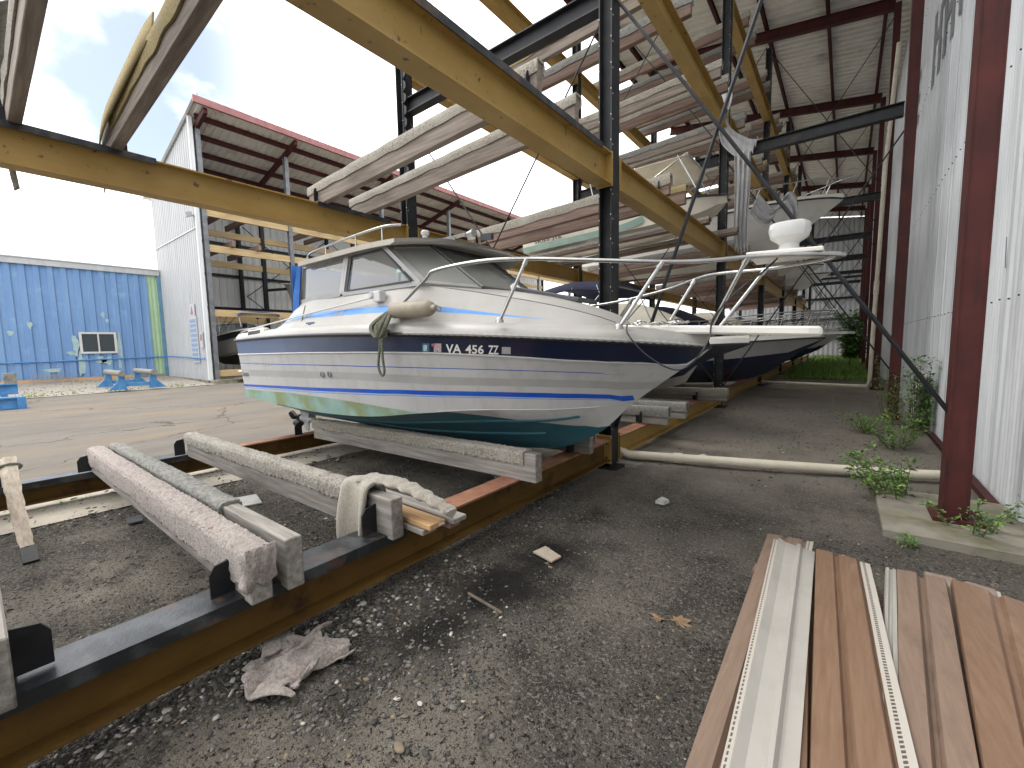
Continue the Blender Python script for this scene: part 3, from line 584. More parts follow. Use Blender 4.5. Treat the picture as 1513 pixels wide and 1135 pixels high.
ragged('carpet_tail',[(-5.0,.41,4.2),(-5.9,.4,4.1),(-6.4,.42,3.95),(-6.62,.46,3.6),(-6.62,.48,3.25)],.11,CARPETG,'thin torn carpet strip hanging at the far upper left edge','carpet strip',(0,.75,.65),5)
# splintered lath tied to the left bunk, leaning to the dirt
r=thing('wood_lath','splintered pale wood lath leaning down to the dirt at the left edge','lath',(-6.05,.17,.6))
m=MB(); P=curve([(-6.1,.165,.64),(-5.75,.165,.46),(-5.35,.17,.26),(-5.0,.18,.09)],6); rings=[]
for i,p in enumerate(P):
    ww=.058-.0011*i+.004*math.sin(i*2.1); rings.append([p+V((0,-ww,-.012)),p+V((.01,-ww*.3,.014+.003*math.sin(i*1.7))),p+V((0,ww,.01)),p+V((0,ww*.9,-.014))])
m.loft(rings,0,True,True); m.build('lath',mat('bleached_splintered_wood',(.42,.36,.29),(.3,.25,.2),scale=4,rough=.9,stretch=(2,14,6),bump=.5,bscale=6),r)
MB().bar((-5.0,.18,.09),(-4.84,.185,.015),.085,.02).build('burnt_tip',BLACK,r)
MB().tube([V((-5.98+.0*k,.17+.075*math.cos(k*.8),.57+.03*math.sin(k*.8))) for k in range(9)],.014,6).build('rope_tie',ROPE,r)
# towel draped over the third bunk's near end
def towel():
    mb=MB(); prof=[(-.10,-.42),(-.115,-.3),(-.10,-.16),(-.075,-.04),(-.05,.035),(0,.055),(.045,.045),(.075,-.01),(.09,-.1),(.085,-.17)]
    prof=[(p.x,p.y) for p in curve([(a,b,0) for a,b in prof],4)]
    rings=[]
    for i in range(15):
        t=i/14; x=-2.72+.24*t; rr=[]
        for j,(a,b) in enumerate(prof):
            s=j/len(prof); f=math.sin(t*7.5+s*3)*.014*(1.4-s)+math.sin(t*14+1)*.006*(1-s)
            sp=(1-s)**2*.05*(t-.5)
            rr.append((x+sp*2+(1-s)*.03,1.63+a-f*1.6,.63+b*(1+.12*math.sin(t*3))))
        rings.append(rr)
    mb.loft(rings); return mb
t_=thing('towel','fluffy grey-beige towel draped over the near end of the third bunk','towel',(-2.6,1.63,.66))
towel().build('draped_part',CARPETG and mat('terry_towel',(.36,.33,.27),(.27,.245,.2),scale=70,rough=.97,bump=1,bscale=120,bdist=.009,c3=(.44,.41,.35),s3=4,sheen=.4,spec=.1),t_,smooth=True,solid=.024)
TOW=bpy.data.materials['terry_towel']
mb=MB(); C=curve([(-2.62,1.66,.69),(-2.42,1.715,.69),(-2.25,1.76,.655),(-2.08,1.80,.6),(-1.95,1.845,.53)],8); rings=[]
for i,p in enumerate(C):
    t=i/(len(C)-1); ww=.085*(1-.45*t)+.012*math.sin(i*1.3); hh=.028*(1-.25*t)+.006*math.sin(i*2.2)
    rings.append([p+V((.3*ww*math.cos(a)*0,ww*math.cos(a),hh*math.sin(a)*(1+.3*math.sin(3*a+i*.4)))) for a in [2*math.pi*q/12 for q in range(12)]])
mb.loft(rings,0,True,True); mb.build('twisted_end',TOW,t_,smooth=60)
# planks stacked on the beam
pk=[((-3.6,1.80),(-2.02,1.80),.4,.13,.04,PINE,'bright pine plank with a white end tag, topmost of the short stack'),
    ((-3.5,1.72),(-1.98,1.70),.455,.0,.0,None,''),
    ((-3.7,1.93),(-1.98,1.95),.40,.12,.035,WOOD,'grey weathered plank at the back of the short stack on the beam'),
    ((-3.4,1.77),(-2.08,1.745),.36,.12,.038,WOOD,'grey weathered plank underneath the bright pine plank')]
def plank(p,q,z,w,h,m,label,slope=0):
    tag(MB().bar((p[0],p[1],z-slope),(q[0],q[1],z),w,h).build('plank',m,loc=(q[0],q[1],z),bevel=.004),label,'plank','planks lying on the lowest beam')
plank((-3.5,1.80),(-2.03,1.79),.448,.135,.036,PINE,pk[0][6])
plank((-3.6,1.945),(-1.98,1.945),.446,.12,.034,WOOD,pk[2][6])
plank((-3.4,1.795),(-2.08,1.765),.4085,.12,.036,WOOD,pk[3][6])
plank((-3.4,1.93),(-2.02,1.935),.4065,.1,.036,WOODRED,'dark reddish plank under the grey plank of the short stack')
tag(MB().box(-2.031,-2.0285,1.80,1.84,.44,.456).build('paper_tag',TEXTW,loc=(-2.03,1.82,.44)),'small white tag on the end of the bright pine plank','tag')
# carpet scrap on the ground, boards and litter
def scrap(name,x0,x1,y0,y1,fun,m,label,cat,th=.012,n=22):
    mb=MB(); rings=[]
    for i in range(n+1):
        u=i/n; rr=[]
        for j in range(n+1):
            v=j/n; e=.018*(float(vn(np.array([u*9+x0*7]),np.array([v*9+y0*5]))[0])-.5)
            x,y,z=fun(u,v); rr.append((x+e*1.5,y+e,z+abs(e)*1.5))
        rings.append(rr)
    mb.loft(rings); return tag(mb.build(name,m,loc=(x0,y0,0),smooth=True,solid=th),label,cat)
def f1(u,v):   # strip coming from under the beam
    x=-2.72+.5*u; y=1.03-.17*u+.15*(v-.5); z=.03+.06*(1-u)**2+.006*math.sin(v*6)+.03*u*u; return x,y,z
scrap('carpet_scrap',-2.6,-2.1,.86,1.06,f1,CARPETP,'pinkish carpet strip lying from under the beam onto the dirt','carpet scrap')
def f2(u,v):
    a=(u-.5);b=(v-.5); n=lambda k,q: float(vn(np.array([a*4+k]),np.array([b*4+q]))[0])-.5
    x=-2.10+a*.30+.11*n(3,7)+.1*(abs(b)>.4)*n(1,40); y=.90+b*.40+.13*n(9,2)+.1*(abs(a)>.4)*n(31,5); z=.02+.048*abs(math.sin(u*5+v*4+3*n(20,11)))*(.4+1.2*max(0,n(13,17)+.4)); return x,y,z
scrap('carpet_scrap',-2.3,-1.8,.7,1.1,f2,CARPETP,'crumpled ragged pinkish carpet piece on the dirt in front of the beam','carpet scrap',.01,40)
def litter(name,poly,z,m,label,cat,h=.012,tilt=0):
    zc=dirt_z(poly[0][0],poly[0][1]); tag(MB().prism([(x,y,zc+z+tilt*k) for k,(x,y) in enumerate(poly)],(0,0,h)).build(name,m,loc=(poly[0][0],poly[0][1],zc)),label,cat)
litter('board_offcut',[(-5.12,1.66),(-4.78,1.6),(-4.72,1.78),(-5.05,1.85)],.01,PAPER,'pale square board offcut on the dirt between the bunks','board offcut')
litter('tile_shard',[(-5.35,.82),(-5.15,.8),(-5.12,.9),(-5.3,.93)],.02,DKGREY,'small dark tile shard on the dirt behind the pinkish bunk','shard',.01,.006)
litter('board_offcut',[(-2.75,1.24),(-2.45,1.32),(-2.5,1.5),(-2.78,1.4)],.02,CARD,'tan board offcut poking out under the near beam','board offcut',.02)
litter('board_offcut',[(-3.2,3.72),(-3.05,3.8),(-3.35,4.1),(-3.45,4.02)],.01,WOOD,'short grey wood block on the dirt under the main boat','wood block',.05)
litter('board_offcut',[(-2.85,5.2),(-2.05,5.15),(-2.0,5.32),(-2.8,5.36)],.0,WOOD,'flat grey board under the foot of the nearest aisle-side post','board',.04)
litter('paper_scrap',[(-1.42,4.08),(-1.33,4.06),(-1.3,4.13),(-1.38,4.16)],.01,PAPER,'crumpled white scrap lying on the aisle dirt','paper scrap',.03,.008)
litter('paper_scrap',[(-1.55,6.2),(-1.45,6.1),(-1.42,6.13),(-1.5,6.25)],.01,PAPER,'tiny pale scrap on the aisle beyond the pipe','paper scrap',.015,.004)
litter('cardboard_scrap',[(-1.82,2.55),(-1.62,2.5),(-1.6,2.6),(-1.78,2.66)],.012,CARD,'flattened tan cardboard scrap on the dark dirt','cardboard scrap',.012,.004)
tag(MB().tube(curve([(-1.82,1.84,.035),(-1.68,1.82,.042),(-1.52,1.81,.035)],6),[.009]*13,6).build('stick',BARK,loc=(-1.7,1.82,.03)),'thin brown stick lying on the dark dirt','stick')
def dleaf(x,y,s,a,label):
    mb=MB(); n=9; pts=[]
    for i in range(18):
        th=2*math.pi*i/18; rr=s*(1 if i%2 else .55)*(1+.3*math.cos(th)); pts.append((x+rr*math.cos(th+a),y+rr*.7*math.sin(th+a),dirt_z(x,y)+.012+.012*math.sin(th*2)))
    c=(x,y,dirt_z(x,y)+.02); mb.add([c]+pts,[(0,1+i,1+(i+1)%18) for i in range(18)]); tag(mb.build('dry_leaf',LEAFD,loc=c,solid=.002),label,'leaf')
dleaf(-.70,2.4,.075,.4,'curled dry brown leaf beside the stacked siding panels'); dleaf(-.79,2.36,.05,2.0,'smaller dry leaf touching the curled brown one')
def rock(x,y,s,m,label,name='stone'):
    mb=MB(); vs=(IV*rng.uniform(.55,1.25,(12,1))*np.array([s*1.3,s,s*.5])+np.array([x,y,dirt_z(x,y)+s*.3])).tolist(); mb.add(vs,IF)
    o=tag(mb.build(name,m,loc=(x,y,dirt_z(x,y)),smooth=20),label,'stone'); b=o.modifiers.new('s','SUBSURF'); b.levels=1; b.render_levels=2
rock(-1.33,.93,.032,STONES[2],'ochre sandstone lump at the bottom edge of the dirt'); rock(-1.42,.95,.02,STONES[0],'dark stone beside the ochre lump')
rock(-1.6,2.45,.02,STONES[2],'small brown clod below the cardboard scrap'); rock(-1.66,2.5,.018,STONES[0],'small grey clod beside the cardboard scrap')
rock(-1.43,1.12,.018,STONES[3],'whitish shell piece at the middle of the near dirt'); rock(-1.3,1.2,.02,STONES[0],'grey pebble beside the whitish shell')
rock(-1.9,5.6,.06,STONES[2],'pale brick chunk lying behind the white ground pipe')
# ------------------------------------------------------------------ own roof, wall, end wall
def roofz(x): return 11.5+(.7-x)*.15
def corrug(mb,u0,u1,pitch,amp,place,mi=0,trap=True):
    """rib profile along u, placed by place(u,h,k) k=0,1 for the two edges"""
    us=[]; u=u0
    prof=((0,0),(.36,0),(.46,1),(.86,1),(.96,0)) if trap else tuple((k/6,.5-.5*math.cos(2*math.pi*k/6)) for k in range(6))
    while u<u1:
        for a,h in prof:
            if u+a*pitch<=u1: us.append((u+a*pitch,h*amp))
        u+=pitch
    if us[-1][0]<u1-1e-4: us.append((u1,us[-1][1]))
    mb.loft([[place(a,h,0),place(a,h,1)] for a,h in us],mi); return mb
m=MB(); corrug(m,4.7,46,.3,.075,lambda y,h,k:((1.35 if k else -7.7),y,roofz(1.35 if k else -7.7)+h))
tag(m.build('shed_roof',GALV,fix=False,loc=(-3,17,11)),'corrugated metal roof over the rack and aisle, seen from below','roof')
for x,nm in ((-7.55,'at the open yard-side edge'),(-6.75,'second in from the open yard-side edge'),(-5.3,'above the yard-side rack posts'),(-3.75,'left of the aisle-side rack posts'),(-2.5,'right above the aisle-side rack posts'),(-.85,'along the middle of the aisle'),(.55,'close to the wall columns')):
    z=roofz(x); m=MB(); m.isec((x,4.75,z-.1),(x,46,z-.1),.19,.09); tag(m.build('roof_purlin',RED,loc=(x,17,z-.2)),f'dark red purlin running the length of the roof {nm}','purlin','dark red roof purlins')
for i in range(0,7):
    y=PY[i]; a=V((.72,y,roofz(.72)-.36)); b=V((-7.6,y,roofz(-7.6)-.36)); m=MB(); m.isec(a,b,.32,.16)
    tag(m.build('roof_rafter',RED,loc=a),f'dark red rafter over the {ORD[i]} row of posts from the camera','rafter','dark red roof rafters')
m=MB(); us=[]; y=-9.0
while y<46:
    for q in range(6):
        for e in range(6): us.append((y+(q+e/6)*.1,.02*(.5-.5*math.cos(2*math.pi*e/6))))
    us+=[(y+.6,0),(y+.66,.0),(y+.69,.035),(y+.76,.035),(y+.79,0),(y+.88,0)]; y+=.9
m.loft([[(1.2+h,a,-.06),(1.2+h,a,11.6)] for a,h in us])
W_=thing('metal_wall','tall corrugated pale metal wall running along the right of the aisle','wall',(1.2,17,0))
m.build('cladding',WALLM,W_,fix=False,smooth=True)
def strip(y0,z0,y1,z1,w,dz0=0):
    mb=MB(); n=7; P=[]
    L_=[];R_=[]
    for i in range(n+1):
        t=i/n; j=.03*(random.random()-.5); L_.append((1.193,y0+(y1-y0)*t-w/2+j,z0+(z1-z0)*t+dz0*random.random())); R_.append((1.193,y0+(y1-y0)*t+w/2+j,z0+(z1-z0)*t+.1*random.random()))
    mb.loft([L_,R_]); return mb
pm=MB()
for q in ((12.9,8.2,12.85,6.75,.34),(12.2,7.95,12.1,6.68,.34),(11.55,8.0,11.5,6.66,.32),(10.75,7.5,10.7,6.6,.34),(10.1,6.95,10.0,6.55,.26),(15.6,8.2,15.6,6.95,.34)):
    b=strip(*q); pm.add(b.v,b.f)
for y0,y1,z in ((12.05,12.95,7.6),(11.4,12.3,7.9),(10.6,11.6,7.3),(15.1,15.6,7.05),(15.15,15.6,7.55),(15.1,15.6,8.1)):
    b=MB(); b.loft([[(1.192,y0,z-.12),(1.192,y0,z+.1)],[(1.192,y1,z-.1),(1.192,y1,z+.13)]]); pm.add(b.v,b.f)
pm.build('faded_lettering',WALLPAINT,W_,fix=False)
for y,z,h in ((4.35,1.35,.3),(4.1,3.3,.2),(6.3,2.4,.15)): 
    MB().obox((1.19,y,z),(.002,0,0),(0,.012,0),(0,.02,h)).build('dent_mark',WALLPAINT,W_)
m=MB()
for z in (1.95,4.3,7.0,9.3):
    y=-3
    while y<16: m.lathe((1.206,y,z+.006*math.sin(y*9)),[(.009,0),(.009,.012),(.004,.016)],(-1,0,0),6); y+=.304
m.build('screw_rows',BLACK,W_)
for i,y in enumerate([-1.0]+PY):
    r=thing('wall_column',f'dark red steel wall column, '+('just outside the right edge' if i==0 else ORD[i-1]+' in view from the camera'),'column',(.8,y,0),'dark red wall columns')
    mb=MB(); mb.box(.70,.712,y-.13,y+.07,.02,11.1); mb.box(.848,.86,y-.13,y+.07,.02,11.1); mb.box(.712,.848,y-.125,y-.113,.02,11.1); mb.build('shaft',RED,r)
    MB().box(.64,.97,y-.19,y+.19,-.01,.085).build('base_plate',RED,r)
def slab():
    g=grid(.30,1.3,4.45,5.75,.05,lambda X,Y:.055+.006*(vn.fbm(X*5,Y*5,3)-.5)); return g
mb=slab(); mb.prism([(.30,4.45,-.1),(1.3,4.45,-.1),(1.3,5.75,-.1),(.30,5.75,-.1)],(0,0,.152)); tag(mb.build('concrete_footing',CONC,loc=(.8,5.1,0),fix=False),'mossy concrete footing under the nearest red column','footing')
tag(MB().prism([(1.11,5.75,0),(1.18,5.75,0),(1.18,9.5,0),(1.11,9.5,0)],(0,0,.06)).build('base_angle',RED,loc=(1.1,7,0)),'rusty steel base angle along the foot of the metal wall','base angle')
# end wall
m=MB(); corrug(m,-9,1.4,.34,.05,lambda x,h,k:(x,46-h,(0 if k==0 else roofz(x)-.05)))
E_=thing('end_wall','pale ribbed end wall closing the far end of the aisle','wall',(-3.5,46,0)); m.build('cladding',WHITEM,E_,fix=False)
for z in (1.6,3.3,5.0,6.7,8.4,10.1):
    m=MB(); m.bar((-8.5,45.88,z),(1.2,45.88,z),.1,.18); m.build('girt',BLACK,E_)
# drain pipes
def pipe(name,pts,r,label,couplers=(),m=PVC):
    t=thing(name,label,'pipe',pts[0]); MB().tube(pts,r,12).build('tube',m,t,smooth=50)
    for a,b in couplers: MB().tube([a,b],r*1.18,12).build('coupling',m,t,smooth=50)
    return t
pipe('drain_pipe',[(.98,6.5,.09),(.6,6.33,.085),(-1.9,5.55,.085),(-2.25,5.43,.09),(-2.42,5.36,.16),(-2.44,5.35,.3)],.057,'cream PVC pipe lying across the aisle from the nearest red column to the rack',[((-1.62,5.64,.085),(-1.72,5.61,.085))])
pipe('downspout',[(.84,17.0,9.9),(.70,17.02,6.6),(.625,17.04,.32),(.56,17.05,.11),(-2.4,17.5,.1)],.055,'cream PVC downspout leaning along the far wall columns and turning along the ground',[((.66,17.03,3.3),(.655,17.03,2.9))])
# ------------------------------------------------------------------ plants
def leafclump(mb,c,r,n,size,mats=(0,1,2),flat=1.0):
    for _ in range(n):
        d=V(rng.normal(size=3)); d.normalize(); p=V(c)+V((d.x*r,d.y*r,d.z*r*flat))*rng.random()**.45
        a=V(rng.normal(size=3)); a.normalize(); b=a.cross(V(rng.normal(size=3))); b.normalize(); s=size*rng.uniform(.6,1.3)
        mb.add([p-a*s,p+b*s*.45,p+a*s,p-b*s*.45],[(0,1,2,3)],int(rng.choice(mats)))
def weed(name,label,cx,cy,n,h,spread,leaf,dens,lean=(0,0),narrow=.4,cat='weed'):
    t=thing(name,label,cat,(cx,cy,0)); sm=MB(); lm=MB()
    for i in range(n):
        a=rng.uniform(0,6.28); rr=spread*rng.random()**.6; x0=cx+.35*rr*math.cos(a); y0=cy+.35*rr*math.sin(a); hh=h*rng.uniform(.5,1.1)
        top=V((cx+rr*math.cos(a)+lean[0]*hh,cy+rr*math.sin(a)*1.3+lean[1]*hh,hh)); top.x=min(top.x,1.1)
        P=curve([(x0,y0,0),V((x0,y0,0)).lerp(top,.5)+V((0,0,.08*hh)),top],5); sm.tube(P,[.006*(1-.7*k/(len(P)-1)) for k in range(len(P))],4)
        for k in range(2,len(P)):
            for q in range(dens):
                p=P[k]+V(rng.normal(size=3))*.02; b=rng.uniform(0,6.28); L_=leaf*rng.uniform(.6,1.3); d=V((math.cos(b),math.sin(b),rng.uniform(-.3,.7))); d.normalize(); s_=d.cross(V((0,0,1))); s_.normalize(); s_*=L_*narrow; mid=p+d*L_*.5
                lm.add([p,mid+s_*.5+V((0,0,.01)),p+d*L_-V((0,0,L_*.15)),mid-s_*.5+V((0,0,.01))],[(0,1,2,3)],int(rng.choice([0,1,2],p=(.3,.5,.2))))
    sm.build('stems',STEM,t); lm.build('leaves',LEAFM,t,fix=False); return t
weed('tall_weed','tall feathery green weeds by the leaning metal sheet at the wall',.7,10.3,9,1.1,.3,.1,5,narrow=.22)
weed('tall_weed','upright dark fern-like weed right of the leaning sheet',1.0,9.6,12,1.15,.22,.16,7,narrow=.2)
weed('weed','sprawling pale green weeds in the middle of the wall strip',.62,8.2,20,.5,.5,.06,4,lean=(-.2,0))
weed('weed','low leafy weeds spreading into the aisle near the wall',.3,9.3,12,.3,.4,.06,4,lean=(-.3,0))
weed('creeper','creeping vine sprouting over the white pipe by the nearest red column',.46,5.55,17,.42,.4,.055,4,lean=(-.2,-.2),narrow=.55)
weed('creeper','thin vine curling round the base of the nearest red column',.86,4.85,7,.36,.3,.045,3,narrow=.6)
weed('seedling','tiny bright green seedling at the corner of the concrete footing',.47,4.35,3,.06,.06,.05,2,narrow=.35)
weed('tall_weed','dark green bush at the far end of the aisle above the grass',.3,36,30,3.0,.9,.4,7)
g=MB()
for _ in range(9000):
    y=20.5+23*rng.random()**1.4; x=rng.uniform(-2.0,1.05); h=rng.uniform(.12,.42)*(1 if y>22 else .5); a=rng.uniform(0,6.28); wd=.02+.0012*(y-20); dx,dy=math.cos(a)*wd,math.sin(a)*wd
    g.add([(x-dx,y-dy,0),(x+dx,y+dy,0),(x+rng.normal()*.12,y+rng.normal()*.12,h)],[(0,1,2)],int(rng.random()<.5))
o=g.build('grass',GRASSM,fix=False); o['kind']='stuff'; o['label']='bright green grass growing in the far half of the aisle'; o['category']='grass'
g=MB()
for _ in range(1500):
    x=rng.choice([rng.uniform(-6.5,-5.9),rng.uniform(-23.9,-23.1)]); y=rng.uniform(-1,6)
    if vn(np.array([x*2]),np.array([y*2]))[0]<.55: continue
    h=rng.uniform(.02,.08)*(1 if x>-10 else 2.5); a=rng.uniform(0,6.28); wd=.006 if x>-10 else .02; g.add([(x-math.cos(a)*wd,y-math.sin(a)*wd,0),(x+math.cos(a)*wd,y+math.sin(a)*wd,0),(x+rng.normal()*.03,y+rng.normal()*.03,h)],[(0,1,2)],0)
o=g.build('grass_tufts',GRASSM,fix=False); o['kind']='stuff'; o['label']='sparse low grass tufts on the gravel edges'; o['category']='grass'
m=MB(); n=24
m.loft([[(.92+.2*t_/1.0+.014*math.sin(k*1.05),9.95+.05*k+.1*t_,.02+.95*t_) for k in range(n)] for t_ in (0,.33,.66,1.0)])
tag(m.build('metal_sheet',mat('pale_metal_sheet',(.5,.5,.46),(.4,.4,.36),scale=4,rough=.6),loc=(1,10.5,0),smooth=True,solid=.006),'pale crumpled metal sheet leaning on the wall behind the weeds','metal sheet')
# ------------------------------------------------------------------ siding panels stacked in the foreground
def lin(a,b,t): return [a[i]+(b[i]-a[i])*t for i in range(3)]
def panel(label,fl,fr,nl,nr,sec,mats,ext=1.75,hem=None,dz=0,name='siding_panel'):
    """sec: list of (u,h); hem: (u0,u1) slotted part"""
    r=thing(name,label,'siding panel',(fl[0],fl[1],fl[2]),'vinyl siding panels stacked on the ground'); mb=MB(); rings=[]
    for i in range(13):
        t=ext*i/12; A=lin(fl,nl,t); B=lin(fr,nr,t); rr=[]
        for u,h in sec: rr.append((A[0]+(B[0]-A[0])*u,A[1]+(B[1]-A[1])*u,A[2]+(B[2]-A[2])*u+h+dz+.0025*math.sin(i*1.3+u*5)))
        rings.append(rr)
    mb.loft(rings); mb.build('profile',mats,r,solid=.003)
    if hem:
        hb=MB(); u0,u1=hem; rr=[]
        for i in range(13):
            t=ext*i/12; A=lin(fl,nl,t); B=lin(fr,nr,t)
            rr.append([(A[0]+(B[0]-A[0])*u,A[1]+(B[1]-A[1])*u,A[2]+(B[2]-A[2])*u+dz+.012+.0025*math.sin(i*1.3+u*5)) for u in (u0,u1)])
        hb.loft(rr); o=hb.build('nail_hem',HEM,r,fix=False)
        uv=o.data.uv_layers.new(name='UVMap'); 
        for lp in o.data.loops:
            vi=lp.vertex_index; uv.data[lp.index].uv=(vi%2,(vi//2)/12*ext*2.25*1.55)
    return r
D4=[(0,.0),(.02,.014),(.42,.016),(.47,.004),(.53,.004),(.58,.02),(.93,.018),(.97,.0),(1,0)]
D4b=[(0,.0),(.02,.016),(.4,.018),(.46,.002),(.5,.002),(.54,.02),(1,.018)]
panel('brown siding panel lying lowest at the left edge of the stack',(-.41,3.60,.13),(-.12,3.64,.14),(-.315,1.14,.37),(-.12,1.28,.385),[(0,-.1),(.01,.0),(.03,.02),(.33,.018),(.4,.0),(.48,.016),(.75,.014),(.8,0),(1,0)],SBROWN2,hem=(.86,.99))
panel('white siding panel with a slotted hem along its left edge',(-.345,3.45,.165),(-.105,3.37,.17),(-.222,1.22,.42),(-.052,1.34,.425),[(0,.008),(.1,.008),(.13,.03),(.3,.012),(.55,.012),(.6,.034),(.66,.034),(.72,.012),(1,.014)],SWHITE,hem=(-.01,.11),dz=.005)
panel('narrow brown panel edge tucked beside the white panel',(-.16,2.72,.225),(-.1,2.71,.225),(-.105,1.32,.415),(-.035,1.36,.415),[(0,.0),(.5,.02),(.95,.02),(1,.0)],SBROWN,ext=2.2)
panel('brown siding panel in the middle with a slotted pale hem on its right',(-.1,3.385,.15),(.175,3.34,.16),(-.03,1.355,.4),(.198,1.515,.41),[(0,-.03),(.012,.02),(.32,.02),(.36,.0),(.41,.0),(.45,.02),(.75,.02),(.8,.0),(1,.004)],SBROWN,hem=(.82,1.0),dz=.036)
panel('brown siding panel with a pale hem on its left, right of the dark gap',(.255,3.37,.155),(.52,3.40,.16),(.13,1.49,.4),(.338,1.64,.41),[(0,.0),(.15,.0),(.19,.03),(.5,.032),(.56,.004),(.62,.004),(.66,.03),(.97,.03),(1,0)],SBROWN2,hem=None,dz=.01)
panel('pale hem strip showing at the left of the right-hand brown panels',(.25,3.375,.16),(.30,3.375,.16),(.122,1.485,.405),(.168,1.515,.405),[(0,.0),(.1,.014),(.3,.014),(.4,.004),(.6,.004),(.7,.016),(.95,.014),(1,0)],SWHITE,dz=.02)
panel('scratched brown siding panel at the right edge of the stack',(.535,3.38,.17),(.90,3.22,.18),(.342,1.645,.42),(.60,1.86,.43),[(0,-.02),(.01,.024),(.36,.024),(.41,.004),(.47,.004),(.51,.024),(.78,.022),(.83,.0),(1,.006)],SBROWN,hem=(.86,1.0),dz=.02)
panel('taupe siding panel under the scratched brown one, poking out behind it',(.45,3.62,.11),(.76,3.55,.12),(.34,1.75,.33),(.56,1.9,.34),D4,SGREY,hem=(.9,1.0))
panel('brown panel buried at the bottom of the left half of the stack',(-.3,3.5,.08),(.2,3.45,.08),(-.24,1.3,.3),(.16,1.4,.3),D4,SBROWN)
for y,z,nm in ((3.1,.1,'far'),(.6,.36,'near')): tag(MB().box(-.42,.92,y-.06,y+.06,-.03,z).build('timber_block',WOODRED,loc=(.2,y,0)),f'rough timber block propping the {nm} end of the siding stack','timber block')
# ------------------------------------------------------------------ yard: opposite storage shed
SX=-24.6; SY=[7.65,11.7,17.8,23.9,30.0,36.1,42.2,48.3,54.4]
def sroof(x): return 12.85-.24*(-23.2-x)
S=thing('storage_shed','tall open-fronted boat storage shed across the yard with a red-edged roof','building',(-28,30,0))
m=MB(); corrug(m,7.2,48,.34,.05,lambda y,h,k:((-23.2 if k==0 else -33),y,sroof(-23.2 if k==0 else -33)+h)); m.build('roof_sheet',GALV,S,fix=False)
MB().box(-23.24,-23.1,7.15,48,sroof(-23.2)-.3,sroof(-23.2)-.005).build('roof_fascia',REDLT,S)
for k in range(6): 
    x=-24.3-1.35*k; MB().bar((x,7.5,sroof(x)-.13),(x,48,sroof(x)-.13),.1,.24).build('purlin',RED,S)
for y in SY:
    MB().bar((-23.3,y,sroof(-23.3)-.4),(-32,y,sroof(-32)-.4),.16,.26).build('rafter',RED,S)
m=MB(); corrug(m,7.4,48,.42,.04,lambda y,h,k:(-32+h,y,(0 if k==0 else sroof(-32)-.05))); m.build('back_wall',GREYCLAD,S,fix=False)
for z in (2.2,4.3,6.4,8.4): MB().bar((-31.85,7.5,z),(-31.85,48,z),.1,.16).build('wall_girt',BLACK,S)
m=MB(); corrug(m,-31.95,-24.62,.3,.035,lambda x,h,k:(x,7.4-h,(.02 if k==0 else sroof(x)-.03))); m.build('end_cladding',WHITEM,S,fix=False)
MB().box(-24.66,-24.5,7.3,7.46,.02,sroof(-24.6)-.02).build('corner_trim',WALLM,S)
MB().box(-31.95,-24.67,7.335,7.36,7.46,7.52).build('seam_flashing',GREYBAND,S)
MB().prism([(-32,7.36,sroof(-32)+.0),(-23.15,7.36,sroof(-23.15)),(-23.15,7.36,sroof(-23.15)+.12),(-32,7.36,sroof(-32)+.12)],(0,-.06,0)).build('verge_trim',GREYBAND,S)
MB().box(-33,-23.9,7.3,48,-.05,.14).build('slab',CONC,S)
lm=MB(); lm.obox((-24.9,7.1,8.05),(.16,0,0),(0,.13,.05),(0,-.03,.09)); lm.box(-24.93,-24.87,7.2,7.36,8.0,8.06); tag(lm.build('floodlight',GREYBAND,loc=(-24.9,7.2,8)),'grey floodlight fixed high on the white shed corner','floodlight')
GPOST=mat('galvanised_post',(.13,.14,.155),(.2,.21,.225),scale=3,rough=.5,metal=.2)
def spost(x,y,m_,label): 
    tz=sroof(x)-.5; mb=MB(); mb.isec((x,y,.1),(x,y,tz),.24,.2,up=(1,0,0)); tag(mb.build('shed_post',m_,loc=(x,y,0)),label,'post','posts of the opposite shed')
for i,y in enumerate(SY[:7]):
    spost(SX,y,GPOST,f'grey front post of the opposite shed, {ORD[i]} from its white end wall')
    if i: spost(-28.2,y,BLACK,f'dark inner post of the opposite shed, {ORD[i-1]} from its white end wall'); spost(-31.7,y,BLACK,f'dark back-wall column of the opposite shed, {ORD[i-1]} from its white end wall')
LVS=[.62,3.6,5.15,6.72,8.4]
for i in range(6):
    for j,z in enumerate(LVS):
        for X,nm,off in ((SX,'front',0),(-28.2,'inner',-.1)):
            if j==2 and (nm=='inner' or i in(0,)): continue
            a=SY[i]+.1; b=SY[i+1]-.1
            tag(MB().box(X-.07,X+.07,a,b,z+off-.33,z+off).build('shed_beam',SHEDPINE,loc=(X,a,z)),f'pale timber beam at the {nm} of the opposite shed, {ORD[j]} level up, {ORD[i]} bay from its end wall','beam','pale timber beams in the opposite shed')
            if j in(3,4) and i<3 and nm=='front':
                for q,dy in enumerate((.9,2.1) if i==0 else (1.6,2.6)):
                    tag(MB().box(-28.5,-24.2,a+dy,a+dy+.14,z+.005,z+.28).build('shed_bunk',WOODRED,loc=(-26,a+dy,z)),f'dark bunk board in the opposite shed, {["left","right"][q]} one on the {ORD[j]} level, {ORD[i]} bay','bunk','bunk boards in the opposite shed')
